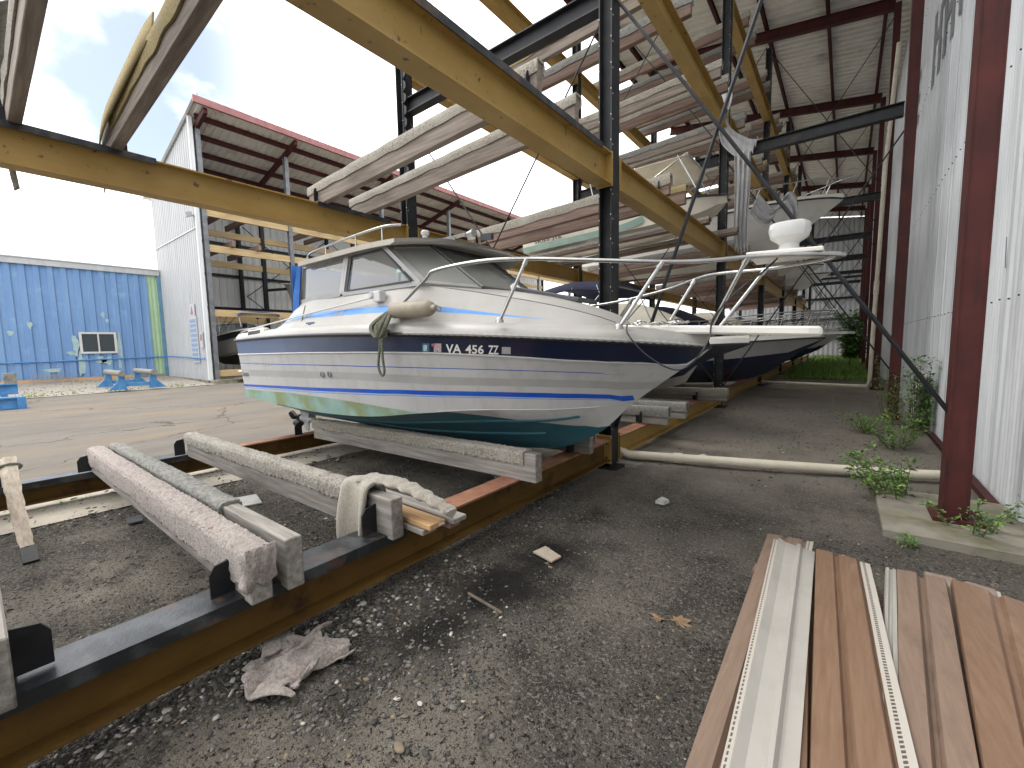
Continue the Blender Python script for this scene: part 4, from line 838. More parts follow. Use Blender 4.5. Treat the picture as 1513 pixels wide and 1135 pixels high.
for i in range(1,4):
    for s in (0,1): rod((-31.5,SY[i]+.2,.6+4.5*s),(-31.5,SY[i+1]-.2,5.1+4.5*s),f'thin rising brace rod at the back of the opposite shed, bay {ORD[i]}, '+['lower','upper'][s],.03,group='brace rods of the opposite shed'); rod((-31.45,SY[i]+.2,5.1+4.5*s),(-31.45,SY[i+1]-.2,.6+4.5*s),f'thin falling brace rod at the back of the opposite shed, bay {ORD[i]}, '+['lower','upper'][s],.03,group='brace rods of the opposite shed')
rod((-28.1,11.8,5.2),(-24.7,17.7,6.0),'black diagonal strut inside the opposite shed',.09,'strut')
s_=thing('notice_board','tall white and blue notice with rows of lines on the white end wall','sign',(-26.2,7.3,1))
MB().box(-26.75,-25.75,7.30,7.345,1.0,3.35).build('panel',SIGNW,s_)
for k in range(9): MB().box(-26.68,-25.82,7.288,7.299,1.08+k*.245,1.24+k*.245).build('text_line',SIGNB,s_)
MB().box(-26.6,-25.9,7.3,7.34,3.36,3.95).build('top_panel',SIGNW,s_); MB().prism([(-26.45,7.288,3.45),(-26.05,7.288,3.45),(-26.25,7.288,3.85)],(0,.01,0)).build('red_triangle',SIGNR,s_)
q_=thing('small_sign','small white sign with red print near the corner of the white end wall','sign',(-25.2,7.3,2)); MB().box(-25.35,-25.05,7.3,7.345,1.75,2.5).build('panel',SIGNW,q_); MB().box(-25.3,-25.1,7.288,7.299,2.1,2.4).build('red_print',SIGNR,q_)
# ------------------------------------------------------------------ blue building
B=thing('blue_building','blue corrugated building with a small window and a pale green corner strip','building',(-31.5,-3,0))
XB=-31.5
m=MB(); corrug(m,-26,6.72,.47,.07,lambda y,h,k:(XB+h,y,(.3 if k==0 else 5.92))); m.build('blue_wall',BLUE,B,fix=False)
m=MB(); corrug(m,6.72,7.19,.2,.03,lambda y,h,k:(XB+h,y,(.3 if k==0 else 5.92))); m.build('green_wall_strip',GREENP,B,fix=False)
MB().box(XB-.1,XB+.1,7.19,7.36,.1,6.0).build('corner_post',mat('steel_blue_trim',(.09,.2,.3),(.12,.25,.36),scale=3),B)
MB().box(XB-.1,XB+.16,-26,7.3,5.92,6.2).build('eave_trim',WHITEM,B)
MB().prism([(XB+.2,-26,6.21),(-45,-26,7.6),(-45,-26,7.66),(XB+.2,-26,6.27)],(0,33.3,0)).build('roof',WHITEM,B)
MB().box(XB-.05,XB+.06,-26,7.19,.16,.3).build('base_board',WOOD,B)
wn=MB(); y0,y1,z0,z1=3.75,5.2,1.55,2.68
for a,b,c,d in ((y0,y1,z0,z0+.1),(y0,y1,z1-.1,z1),(y0,y0+.1,z0+.1,z1-.1),(y1-.1,y1,z0+.1,z1-.1),((y0+y1)/2-.03,(y0+y1)/2+.03,z0+.1,z1-.1)): wn.box(XB+.08,XB+.14,a,b,c,d)
wo=wn.build('window',WPLAS,B)
for k,(a,b) in enumerate(((y0+.1,4.445),(4.505,y1-.1))):
    p=MB().box(XB+.085,XB+.1,a,b,z0+.1,z1-.1).build('pane',DARKGL,wo)
    for c in (.28,.55): MB().box(XB+.1,XB+.106,a,b,z0+c,z0+c+.16).build('reflection_bar',GREYMET,p) if False else None
for cy,cz,a,b in ((3.6,2.0,.12,.55),(3.75,1.0,.13,.6),(4.5,1.2,.2,.18),(4.75,1.15,.22,.2),(5.3,1.9,.1,.7),(1.45,2.6,.1,.12),(2.1,3.0,.09,.16),(4.75,3.6,.08,.16),(2.7,.75,.3,.1),(3.4,1.6,.15,.1),(4.9,3.3,.07,.1),(5.25,1.0,.06,.35)):
    n=14; P=[]
    for k in range(n):
        th=2*math.pi*k/n; f=1+.22*math.sin(3*th+cy*9)+.15*math.sin(5*th+cz*7); P.append((XB+.078,cy+a*f*math.cos(th),cz+b*f*math.sin(th)))
    MB().add(P,[tuple(range(n))]).build('filler_patch',PATCH,B,fix=False)
tag(MB().tube([(XB+.11,-12,1.06),(XB+.11,-3,1.12),(XB+.11,3,1.2),(XB+.12,7.2,1.3),(-30,7.28,1.3),(-24.9,7.28,1.2)],.035,6).build('conduit',BLUESTEEL,loc=(XB,0,1)),'pale blue conduit running low along the blue wall and onto the white wall','conduit')
tag(MB().box(-31.2,-31.05,-4,5.9,.14,.33).build('timber_sleeper',PINE,loc=(-31,1,.1)),'long weathered timber lying along the foot of the blue wall','timber')
# stands
def stand(cx,cy,label):
    r=thing('boat_cradle',label,'boat stand',(cx,cy,0))
    for a in (-1.3,1.3):
        for b in (-.5,.5):
            f=MB(); f.prism([(cx+a-.06,cy+b-.14,.08),(cx+a-.06,cy+b+.14,.08),(cx+a-.06,cy+b+.1,.62),(cx+a-.06,cy+b-.1,.62)],(.12,0,0)); f.prism([(cx+a-.03,cy+b+math.copysign(.14,b),.08),(cx+a-.03,cy+b+math.copysign(.42,b),.08),(cx+a-.03,cy+b+math.copysign(.12,b),.4)],(.06,0,0)); f.build('leg',BLUESTEEL,r)
        MB().box(cx+a-.05,cx+a+.05,cy-.36,cy+.36,.2,.34).build('cross_bar',BLUESTEEL,r)
    for b in (-.5,.5):
        MB().tube([(cx-1.55,cy+b,.73),(cx+1.55,cy+b,.73)],.12,10).build('padded_rail',CARPETG,r,smooth=50)
stand(-24.4,4.35,'small blue boat cradle with two worn grey padded rails on the gravel')
r=thing('steel_frame','blue steel beam frame with a worn wood post at the left edge of the yard','steel frame',(-19.6,0,0))
for x,z in ((-19.2,.18),(-20.9,.5)): m=MB(); m.isec((x,-3,z),(x,.98,z),.34,.22,tf=.04,tw=.04); m.build('long_beam',BLUESTEEL,r)
MB().box(-21.0,-19.1,-1.6,-1.45,.05,.2).build('cross_beam',BLUESTEEL,r); MB().box(-21.05,-20.8,.7,.98,.67,1.0).build('wood_post',WOOD,r); MB().box(-19.05,-18.95,.85,1.02,.0,.35).build('end_bracket',BLUESTEEL,r)
MB().box(-21.0,-20.8,.6,.75,.0,.33).build('foot',BLUESTEEL,r); MB().box(-21.0,-20.8,-2.9,-2.75,.0,.33).build('foot',BLUESTEEL,r)
c_=MB()
for k in range(9): c_.box(-29.9,-29.88,1.9+k*.15,1.92+k*.15,.1,.62); 
for k in range(5): c_.box(-29.9,-29.88,1.9,3.12,.1+k*.125,.12+k*.125)
for k in range(9): c_.box(-30.7,-30.68,1.9+k*.15,1.92+k*.15,.1,.62)
c_.box(-30.7,-29.9,1.9,1.92,.6,.62); c_.box(-30.7,-29.9,3.1,3.12,.6,.62); c_.box(-30.7,-29.9,1.9,3.12,.08,.1); tag(c_.build('wire_crate',GREYMET,loc=(-30.3,2.5,.1)),'grey wire crate in front of the blue wall','crate')
tag(MB().prism([(-24.3,8.3,.14),(-23.6,8.3,.14),(-23.4,9.0,.14),(-24.2,9.1,.14)],(0,0,.05)).build('board_offcut',WOOD,loc=(-24,8.6,.14)),'grey board lying on the slab edge of the opposite shed','board')
# trees far beyond the yard
def tree(x,y,h,r_,label):
    t=thing('broadleaf_tree',label,'tree',(x,y,0),'trees beyond the yard'); tr=MB(); tr.tube(curve([(x,y,0),(x+.1,y,h*.3),(x-.1,y+.1,h*.6)],4),[.3*(1-.6*k/8) for k in range(9)],8)
    for k in range(5):
        a=k*1.3; tr.tube([(x,y,h*(.3+.05*k)),(x+math.cos(a)*r_*.6,y+math.sin(a)*r_*.6,h*(.5+.07*k))],[.12,.04],5)
    tr.build('trunk',BARK,t); c=MB()
    for k in range(34):
        d=V(rng.normal(size=3)); d.normalize(); rr=rng.random()**.5; p=(x+d.x*r_*rr,y+d.y*r_*rr,h*.62+d.z*h*.33*rr); leafclump(c,p,r_*.3,60,.2,(0,1,1,2))
    c.build('crown',LEAFM,t,fix=False)
for k,(x,y,h,rr) in enumerate(((-37,70,8.6,3.6),(-29,72,8.4,3.4),(-46,80,9.5,4.2),(-24.5,74,7.4,3.0))): tree(x,y,h,rr,('broad green tree beyond the yard glimpsed between the boats','taller green tree beyond the yard, right of the broad one','big green tree farthest beyond the yard','rounded green tree beyond the yard nearest the end wall')[k])
# ------------------------------------------------------------------ boats
class Hull:
    def __init__(s,xs,sy,sz,cx,cy,cz,kx,kz,yc,flare=.06,rake=0):
        s.T=(xs,sy,sz,cx,cy,cz,kx,kz); s.yc=yc; s.flare=flare
    def sheer(s,x): return cinterp(x,s.T[0],s.T[1]),cinterp(x,s.T[0],s.T[2])
    def keel(s,x): return cinterp(x,s.T[6],s.T[7])
    def chine(s,x):
        k=s.keel(x); y=max(0,cinterp(x,s.T[3],s.T[4])); z=max(k,cinterp(x,s.T[3],s.T[5]))
        if x>=s.T[3][-1]: return 0.0,k
        return y,z
    def top(s,x,t,side):     # t 0 chine .. 1 sheer ; side -1 near (-Y)
        cy,cz=s.chine(x); sy_,sz_=s.sheer(x)
        y=cy+(sy_-cy)*t-s.flare*sy_*math.sin(math.pi*t)*(1-cy/max(sy_,1e-3)); return V((x,s.yc+side*max(0,y),cz+(sz_-cz)*t))
    def bot(s,x,q,side):     # q 0 chine .. 1 keel
        cy,cz=s.chine(x); k=s.keel(x); return V((x,s.yc+side*cy*(1-q),cz+(k-cz)*q+.02*math.sin(math.pi*q)))
    def mesh(s,mb,X,tr,sr,mt,ms,transom=0):
        for side in(-1,1):
            rings=[]; 
            for x in X:
                tt=[f(x) if callable(f) else f for f in tr]; ss=[f(x) if callable(f) else f for f in sr]
                rings.append([s.bot(x,q,side) for q in ss[::-1]]+[s.top(x,t,side) for t in tt[1:]])
            nb=len(sr)-1
            cut=getattr(s,'cut',9e9); mb.loft(rings,lambda i,k:(ms[nb-1-k] if k<nb else (0 if (mt[k-nb] in(1,6) and nb==4 and X[i]>cut) else mt[k-nb])))
        x=X[0]; ring=[s.bot(x,q,-1) for q in (1,.5,0)]+[s.top(x,t,-1) for t in (.3,.6,1)]+[s.top(x,t,1) for t in (1,.6,.3)]+[s.bot(x,q,1) for q in (0,.5)]
        mb.add(ring,[tuple(range(len(ring)))],transom)
YC=3.65
H=Hull([-7.2,-6,-5,-4,-3,-2.2,-1.6,-1.15,-.95,-.86],[1.13,1.2,1.22,1.2,1.1,.92,.68,.40,.2,.03],[1.735,1.75,1.75,1.735,1.705,1.665,1.625,1.59,1.565,1.55],
       [-7.2,-6,-5,-4,-3.3,-2.7,-2.1,-1.75,-1.5],[1.05,1.07,1.07,1.02,.92,.74,.44,.2,0],[.89,.85,.83,.86,.94,.99,1.0,1.02,1.04],
       [-7.2,-5,-3.4,-2.7,-2.3,-2.1,-1.9,-1.72,-1.5,-1.2,-1.0,-.86],[.45,.45,.455,.49,.54,.6,.70,.82,1.04,1.27,1.42,1.54],YC)
X=[-7.2+6.33*(1-(1-k/60)**1.25) for k in range(61)]; X[-1]=-.862
RX_S=[-7.2,-6.8,-6.4,-6,-5.6,-5.2,-4.8,-4.4,-4,-3.6,-3.3,-3,-2.7,-2.4,-2.1,-1.8,-1.6,-1.45,-1.3,-1.2,-1.1,-1.0]
NB=[.754,.757,.76,.764,.769,.775,.779,.781,.783,.779,.772,.767,.756,.748,.735,.708,.698,.668,.572,.456,.261,0]
ROWS=[[.134,.157,.178,.196,.213,.218,.212,.195,.157,.082]+[0]*12,
 [.158,.182,.205,.226,.245,.258,.268,.275,.273,.250,.222,.197,.179,.173,.166,.134,.099,.02,0,0,0,0],None,None,
 [.226,.249,.271,.292,.311,.327,.337,.346,.346,.326,.303,.283,.268,.264,.26,.228,.195,.105,0,0,0,0],
 [.374,.391,.407,.422,.437,.449,.456,.46,.452,.422,.392,.362,.349,.348,.346,.32,.291,.213,0,0,0,0],
 [.486,.499,.51,.521,.532,.542,.548,.551,.546,.52,.495,.47,.457,.455,.452,.434,.413,.351,.16,0,0,0],
 [.601,.598,.603,.608,.614,.62,.623,.623,.619,.604,.588,.575,.565,.563,.561,.543,.524,.47,.31,.137,0,0],None,
 [v-.012 if v>.1 else v for v in NB],[v+.004 if v>.1 else v for v in NB]]
def row(k):
    def f(x):
        v=0
        for j in range(k+1):
            r=ROWS[j]
            if r is None: tv=v+(.012 if j in(2,3) else .011)*(1 if x<-1.6 else .1)
            else: tv=float(np.interp(x,RX_S,r))
            v=max(tv,v+.0015)
        return v
    return f
bp=lambda x: max(.004,min(.985,float(np.interp(x,[-3,-2.68,-2.14,-1.9,-1.72],[0,.15,.4,.65,1.0]))))   # bottom paint line forward
def navymat():
    m=mat('oxidised_navy_gelcoat',(.006,.012,.062),rough=.28,coat=.3); nt=m.node_tree; N=nt.nodes; L=nt.links; b=N['Principled BSDF']
    tc=N.new('ShaderNodeTexCoord'); sx=N.new('ShaderNodeSeparateXYZ'); L.new(tc.outputs['Object'],sx.inputs[0])
    n=N.new('ShaderNodeTexNoise'); n.inputs['Scale'].default_value=3; n.inputs['Detail'].default_value=6; L.new(tc.outputs['Object'],n.inputs['Vector'])
    a=N.new('ShaderNodeMath'); a.operation='MULTIPLY_ADD'; L.new(n.outputs['Fac'],a.inputs[0]); a.inputs[1].default_value=1.3; L.new(sx.outputs['X'],a.inputs[2])
    r=N.new('ShaderNodeMapRange'); r.inputs['From Min'].default_value=-1.1; r.inputs['From Max'].default_value=1.6; r.inputs['To Min'].default_value=1; r.inputs['To Max'].default_value=0; L.new(a.outputs[0],r.inputs['Value'])
    x=N.new('ShaderNodeMix'); x.data_type='RGBA'; L.new(r.outputs[0],x.inputs[0]); x.inputs[6].default_value=(.007,.014,.042,1); x.inputs[7].default_value=(.12,.155,.245,1); L.new(x.outputs[2],b.inputs['Base Color']); return m
NAVYF=navymat()
MBOAT=thing('cabin_cruiser','white and navy hardtop cabin cruiser with blue stripes and a teal bottom','boat',(-4,YC,.46))
H.cut=-1.475; mb=MB(); hm=[HULLGREY,ROYAL,NAVYF,GREYBAND,TEALP,TEAL,SKYB,GEL]
H.mesh(mb,X,[0]+[row(k) for k in range(11)]+[1.0],[0,bp,lambda x:max(.45,bp(x)+.004),lambda x:max(.7,bp(x)+.008),1],[4,0,6,0,1,0,3,0,1,0,7,2],[0,5,5,5],0)
mb.build('hull',hm,MBOAT,smooth=32)
# strakes and sprayrail
for q,nm in ((.28,.02),(.62,.02)):
    for side in(-1,1):
        m=MB(); P=[H.bot(x,q,side)+V((0,side*.006,-.004)) for x in X if -6.9<x<-2.15+(.28 if q<.5 else -.1)]; m.tube(P,.014,5); m.build('strake',TEAL,MBOAT,smooth=60)
for side in(-1,1):
    m=MB(); P=[H.top(x,.012,side)+V((0,side*.002,0)) for x in X if -3.2<x<-1.65]; m.tube(P,.005,5,mi=0); m.build('spray_rail',HULLGREY if side<0 else HULLGREY,MBOAT,smooth=60)
    m=MB(); P=[H.top(x,row(10)(x),side)+V((0,side*.003,0)) for x in X]; m.tube(P,.010,5); m.build('moulding',HULLGREY,MBOAT,smooth=60)
    m=MB(); P=[H.top(x,1,side)+V((0,side*.012,.0)) for x in X]; m.tube(P,[.02]*len(P),8); m.build('rub_rail',BLACKR,MBOAT,smooth=60)
    m=MB(); P=[H.top(x,1,side)+V((0,side*.026,.012)) for x in X if x>-3.25]
    for i,p in enumerate(P): pass
    Q=[]; 
    for i in range(len(P)-1):
        for k in range(6): Q.append(P[i].lerp(P[i+1],k/6))
    m.tube(Q,[.0135+.0035*((i//2)%2) for i in range(len(Q))],6); m.build('rope_insert',mat('grey_rope_insert',(.33,.33,.31),rough=.8) if side<0 else bpy.data.materials['grey_rope_insert'],MBOAT)
# deck and coaming
def coam(x): sy_,sz_=H.sheer(x); return max(.0,sy_-.05),sz_+.115-.02*max(0,min(1,(x+3)/2))
mb=MB(); rings=[]
for x in X:
    sy_,sz_=H.sheer(x); cy,cz=coam(x); cam_=.05*min(1,cy)
    rings.append([(x,YC+a,b) for a,b in ((-sy_-.002,sz_+.012),(-sy_+.006,sz_+.05),(-cy,cz-.015),(-cy*.96,cz),(-cy*.5,cz+cam_*.7),(0,cz+cam_),(cy*.5,cz+cam_*.7),(cy*.96,cz),(cy,cz-.015),(sy_-.006,sz_+.05),(sy_+.002,sz_+.012))])
mb.loft(rings); r0=[V(p) for p in rings[0]]; mb.add(r0,[tuple(range(len(r0)))]); mb.build('deck',GEL,MBOAT,smooth=40)
# trunk cabin sides and foredeck
TX=[-5.95,-5.6,-4.6,-3.8,-3.3,-2.95,-2.6,-2.2,-1.9,-1.62,-1.5]
tw=[.9,.91,.91,.9,.88,.78,.66,.5,.36,.2,.06]; tb=[1.10,1.12,1.12,1.09,1.03,.95,.85,.69,.52,.3,.1]
tz=[1.98,2.19,2.2,2.2,2.2,2.14,2.07,1.98,1.9,1.80,1.72]; zc_=[1.98,2.19,2.2,2.2,2.21,2.17,2.11,2.02,1.93,1.82,1.72]
def trunk(x,f,side):   # f 0 deck .. 1 sill
    w_=cinterp(x,TX,tw); b_=cinterp(x,TX,tb); cy,cz=coam(x); zt=cinterp(x,TX,tz); b_=min(b_,cy*.97)
    y=b_+(w_-b_)*f-.03*math.sin(math.pi*f)*0; return V((x,YC+side*y,cz-.005+(zt-cz)*f))
lo=lambda x: .30; hi=lambda x: max(.302,.30+.2*min(1,max(0,(-1.95-x)/1.3)))
mb=MB(); XT=[-5.95+4.45*k/48 for k in range(49)]; FR=[0,.15,lo,hi,.62,.85,1.0]
for side in(-1,1):
    rings=[]
    for x in XT: rings.append([trunk(x,(f(x) if callable(f) else f),side) for f in FR])
    mb.loft(rings,lambda i,k:(1 if (k==2 and XT[i]<-1.98 and not(-4.62<XT[i]<-4.4)) else 0))
rings=[]
for x in XT:
    w_=cinterp(x,TX,tw); zt=cinterp(x,TX,tz); z2=cinterp(x,TX,zc_); rings.append([(x,YC+w_*a,zt+(z2-zt)*(1-a*a)+(.02*(1-a*a) if x>-3.2 else 0)) for a in (-1,-.85,-.5,0,.5,.85,1)])
mb.loft(rings); r0=[trunk(-5.95,f,-1) for f in(0,.5,1)]+[trunk(-5.95,f,1) for f in(1,.5,0)]; mb.add(r0,[tuple(range(6))])
mb.build('cabin_trunk',[GEL,SKYB],MBOAT,smooth=38)
m=MB()
for k in range(4): m.add([trunk(-4.60+.06*k,.30,-1)+V((0,-.004,0)),trunk(-4.57+.06*k,.30,-1)+V((0,-.004,0)),trunk(-4.54+.06*k,.5,-1)+V((0,-.004,0)),trunk(-4.57+.06*k,.5,-1)+V((0,-.004,0))],[(0,1,2,3)])
m.build('stripe_slashes',SKYB,MBOAT,fix=False)
m=MB()
for k in range(3): m.add([trunk(-5.35+.09*k,.34,-1)+V((0,-.004,0)),trunk(-5.29+.09*k,.34,-1)+V((0,-.004,0)),trunk(-5.27+.09*k,.46,-1)+V((0,-.004,0)),trunk(-5.33+.09*k,.46,-1)+V((0,-.004,0))],[(0,1,2,3)])
m.build('faded_badge',GREYBAND,MBOAT,fix=False)
MB().prism([(-2.78,YC-.05,2.165),(-2.0,YC-.05,1.985),(-2.0,YC+.34,1.985),(-2.78,YC+.34,2.165)],(0,0,.045)).build('foredeck_hatch',DKGREY,MBOAT,bevel=.008)
# windows: aluminium frames, panes
def frame(poly,w,name,parent,m=ALU,th=.035,nrm=(0,1,0)):
    mb=MB(); c=sum((V(p) for p in poly),V())/len(poly); nv=V(nrm)*th/2; n=len(poly)
    for i in range(n):
        a=V(poly[i]);b=V(poly[(i+1)%n]); mb.bar(a,b,w,th,up=nrm)
    o=mb.build(name,m,parent); return o
for side in(-1,1):
    y_b=YC+side*.905; y_t=YC+side*.86
    A=[(-5.62,y_b,2.2),(-5.55,y_t,2.64),(-4.55,y_t,2.655),(-4.63,y_b,2.215)]; Bp=[(-4.58,y_b,2.215),(-4.50,y_t,2.655),(-3.84,y_t,2.65),(-3.24,y_b-side*.01,2.205)]
    for k,pl in enumerate((A,Bp)):
        fo=frame(pl,.045,'side_window',MBOAT); MB().add(pl,[(0,1,2,3)]).build('pane',GLASS,fo,fix=False)
    if side<0:
        frame([(-4.5,y_b-.012,2.24),(-4.43,y_t-.012,2.62),(-3.86,y_t-.012,2.62),(-3.36,y_b-.012,2.235)],.018,'window_gasket',MBOAT,BLACKR,.012)
        m=MB(); m.box(-3.62,-3.5,y_b+.02,y_b+.024,2.27,2.38); m.build('window_sticker',mat('pale_teal_sticker',(.35,.6,.62),(.6,.68,.68),scale=30),MBOAT)
    wb=[(-3.2,YC+side*.88,2.205),(-2.86,YC+side*.46,2.165),(-2.80,YC,2.155)]; wt=[(-3.80,YC+side*.83,2.635),(-3.56,YC+side*.46,2.66),(-3.50,YC,2.67)]
    for k in range(2):
        pl=[wb[k],wb[k+1],wt[k+1],wt[k]]
        if k==1:
            if side>0: continue
            pl=[wb[1],(-2.86,YC+.46,2.165),(-3.56,YC+.46,2.66),wt[1]]
        nn=(V(pl[1])-V(pl[0])).cross(V(pl[3])-V(pl[0])).normalized()
        fo=frame(pl,.05 if k==0 else .045,'windshield',MBOAT,ALU if (k==0 and side<0) else DKGREY,.03,nn); MB().add(pl,[(0,1,2,3)]).build('pane',GLASSW,fo,fix=False)
# hardtop
mb=MB(); NX,NY=26,16; topr=[];botr=[]
def ht(u,v):
    y=(v-.5)*2; yy=.96*math.copysign(abs(y)**.95,y); xf=-3.12-.42*abs(y)**3.6; xb=-5.5; x=xb+(xf-xb)*u
    z=2.69+.12*(1-y*y)*math.sin(math.pi*min(1,u*.75+.12))-.07*max(0,(u-.6)/.4)**2*(1-.6*y*y)
    return x,YC+yy,z
for i in range(NX+1): topr.append([ht(i/NX,j/NY) for j in range(NY+1)])
ring=[]
for i in range(NX+1):
    T_=[V(p) for p in topr[i]]; e=.055*(1 if i<NX else .6); ring.append(T_+[p-V((0,0,e)) for p in T_[::-1]])
mb.loft(ring,lambda i,k:(0 if k<=NY else 1),True,False)
mb.f.append(tuple(range(2*NY+2))); mb.m.append(0); b0=NX*(2*NY+2); mb.f.append(tuple(b0+k for k in range(2*NY+2))); mb.m.append(0)
mb.build('hardtop',[GEL,BEIGE],MBOAT,smooth=50)
for side in(-1,1):
    yy=YC+side*.80
    rl=[(-5.55,yy,2.74),(-5.45,yy,2.82),(-4.6,yy,2.865),(-3.95,yy,2.875),(-3.78,yy-side*.12,2.89)]
    if side>0: pass
    m=MB(); m.tube(curve(rl,6),.013,8)
    for x in(-5.1,-4.45,-3.95): m.tube([(x,yy,2.73),(x,yy,2.86)],.01,6)
    m.build('roof_rail',STEEL,MBOAT,smooth=60)
m=MB(); m.lathe((-3.78,YC-.35,2.79),[(.03,0),(.03,.05),(.045,.06),(.05,.085),(.03,.105)],n=12); m.build('nav_light',WPLAS,MBOAT,smooth=40)
m=MB(); m.box(-3.8,-3.4,YC-.1,YC-.05,2.83,2.855); m.lathe((-3.6,YC-.07,2.78),[(.014,0),(.014,.06)],n=8); m.lathe((-3.42,YC-.07,2.84),[(.02,0),(.045,.12),(.048,.13)],(1,0,0),12); m.build('horn',STEEL,MBOAT)
m=MB(); m.obox((-3.25,YC+.1,2.82),(.06,.02,0),(-.02,.05,.01),(0,0,.035)); m.tube([(-3.3,YC+.05,2.76),(-3.26,YC+.1,2.8)],.015,6); m.build('spotlight',DKGREY,MBOAT)
# interior
def seat(x,y):
    m=MB(); m.prism([(x-.2,y-.22,1.9),(x+.22,y-.22,1.9),(x+.22,y-.22,2.08),(x-.1,y-.22,2.1),(x-.15,y-.22,2.42),(x-.26,y-.22,2.4)],(0,.44,0)); m.build('helm_seat',SEAT,MBOAT,bevel=.03)
seat(-4.3,YC-.45); seat(-4.3,YC+.45)
m=MB(); m.prism([(-3.75,YC-.8,2.0),(-3.0,YC-.8,2.0),(-3.0,YC-.8,2.15),(-3.55,YC-.8,2.24),(-3.75,YC-.8,2.2)],(0,1.6,0)); m.build('dashboard',SEAT,MBOAT)
m=MB(); m.tube([V((-3.82+.06*math.cos(a),YC+.45+.17*math.sin(a),2.25+.16*math.cos(a))) for a in [2*math.pi*k/16 for k in range(16)]],.014,6,closed=True); m.build('steering_wheel',BLACKR,MBOAT)
m=MB(); m.prism([(-3.32,YC-.42,2.2),(-3.18,YC-.42,2.2),(-3.2,YC-.42,2.36),(-3.3,YC-.42,2.36)],(0,.18,0)); m.build('compass',DKGREY,MBOAT,bevel=.03)
m=MB(); m.loft([[(-5.72-.05*math.sin(k*2.2)*(1-t),YC+(-.94+1.88*k/16),1.9+.78*t) for k in range(17)] for t in (0,.25,.5,.75,1)]); m.build('aft_canvas',CANVB,MBOAT,smooth=True,solid=.01)
m=MB(); m.loft([[(-5.70+.18*t,YC-.93+.1*t+.02*math.sin(k),1.98+.68*t) for t in (0,.3,.6,1)] ,[(-5.60+.14*t,YC-.935+.08*t,1.98+.66*t) for t in (0,.3,.6,1)]] if False else [[(-5.74,YC-.96,1.95),(-5.58,YC-.955,1.99)],[(-5.70,YC-.94,2.3),(-5.56,YC-.93,2.3)],[(-5.64,YC-.9,2.66),(-5.56,YC-.89,2.66)]]); m.build('side_curtain',CANVB,MBOAT,solid=.01)
# vent, cleats, through-hulls, lettering
def onT(x,t,d=.004): 
    p=H.top(x,t,-1); nx=(H.top(x+.05,t,-1)-H.top(x-.05,t,-1)); nz=(H.top(x,min(1,t+.05),-1)-H.top(x,max(0,t-.05),-1)); n=nx.cross(nz).normalized(); 
    return p+n*d
vp=MB(); vx0,vx1=-6.72,-6.2
vp.prism([(vx0-.03,2.505,1.79),(vx1+.05,2.485,1.80),(vx1+.03,2.50,1.885),(vx0,2.515,1.87)],(0,.05,0)); vo=vp.build('air_vent',GELB,MBOAT,bevel=.008)
MB().prism([(vx0+.02,2.500,1.805),(vx1-.06,2.485,1.812),(vx1-.07,2.50,1.865),(vx0+.03,2.509,1.856)],(0,.02,0)).build('vent_opening',BLACK,vo)
for x in (-6.95,-5.0): 
    cy,cz=coam(x); m=MB(); m.bar((x-.09,YC-cy+.07,cz+.035),(x+.09,YC-cy+.07,cz+.035),.02,.02); m.box(x-.03,x+.03,YC-cy+.055,YC-cy+.085,cz-.005,cz+.03); m.build('cleat',STEEL,MBOAT)
for x,t in ((-4.72,.515),(-4.57,.52),(-7.1,.415),(-6.98,.415)):
    p=onT(x,t); MB().lathe(p,[(.035,-.005),(.035,.012),(.018,.014),(.016,.004)],(0,-1,0),14).build('through_hull',STEEL,MBOAT)
for (pz,hh) in ((0,.05),):
    m=MB(); m.box(-5.32,-5.2,YC-1.09,YC-1.075,1.9,1.91); m.tube([(-5.27,YC-1.08,1.9),(-5.2,YC-1.05,2.12)],.008,5); m.build('rod_bracket',STEEL,MBOAT)
def textmesh(s,size=1,off=.0):
    cu=bpy.data.curves.new('t','FONT'); cu.body=s; cu.size=size; cu.offset=off; cu.resolution_u=3; o=bpy.data.objects.new('t',cu); COL.objects.link(o)
    dg=bpy.context.evaluated_depsgraph_get(); me=bpy.data.meshes.new_from_object(o.evaluated_get(dg)); bpy.data.objects.remove(o); return me
def hulltext(s,x0,x1,t0,t1,name,m):
    me=textmesh(s,1,.022); vs=[v.co for v in me.vertices]; xa=min(v.x for v in vs);xb=max(v.x for v in vs);ya=min(v.y for v in vs);yb=max(v.y for v in vs)
    T_=lambda v: t0+(v.y-ya)/(yb-ya)*(t1-t0)
    mb=MB(); mb.add([onT(x0+(v.x-xa)/(xb-xa)*(x1-x0)+.32*(T_(v)-t0),T_(v),.004) for v in vs],[tuple(p.vertices) for p in me.polygons]); return mb.build(name,m,MBOAT,fix=False)
hulltext('VA',-2.82,-2.665,.775,.89,'registration_letters',TEXTW); hulltext('456',-2.625,-2.455,.775,.89,'registration_number',TEXTW); hulltext('ZZ',-2.415,-2.325,.775,.89,'registration_letters',TEXTW)
def hq(x0,x1,t0,t1,name,m,d=.003): sh=.32*(t1-t0); return MB().add([onT(x0,t0,d),onT(x1,t0,d),onT(x1+sh,t1,d),onT(x0+sh,t1,d)],[(0,1,2,3)]).build(name,m,MBOAT,fix=False)
hq(-2.295,-2.22,.785,.875,'blank_sticker',mat('grey_sticker',(.4,.4,.4),rough=.5))
d1=hq(-3.075,-2.995,.785,.895,'blue_decal',mat('blue_decal',(.05,.13,.22),rough=.5)); hq(-3.055,-3.015,.80,.875,'blue_decal_mark',mat('decal_pale',(.5,.6,.6),(.2,.4,.4),scale=60),.005)
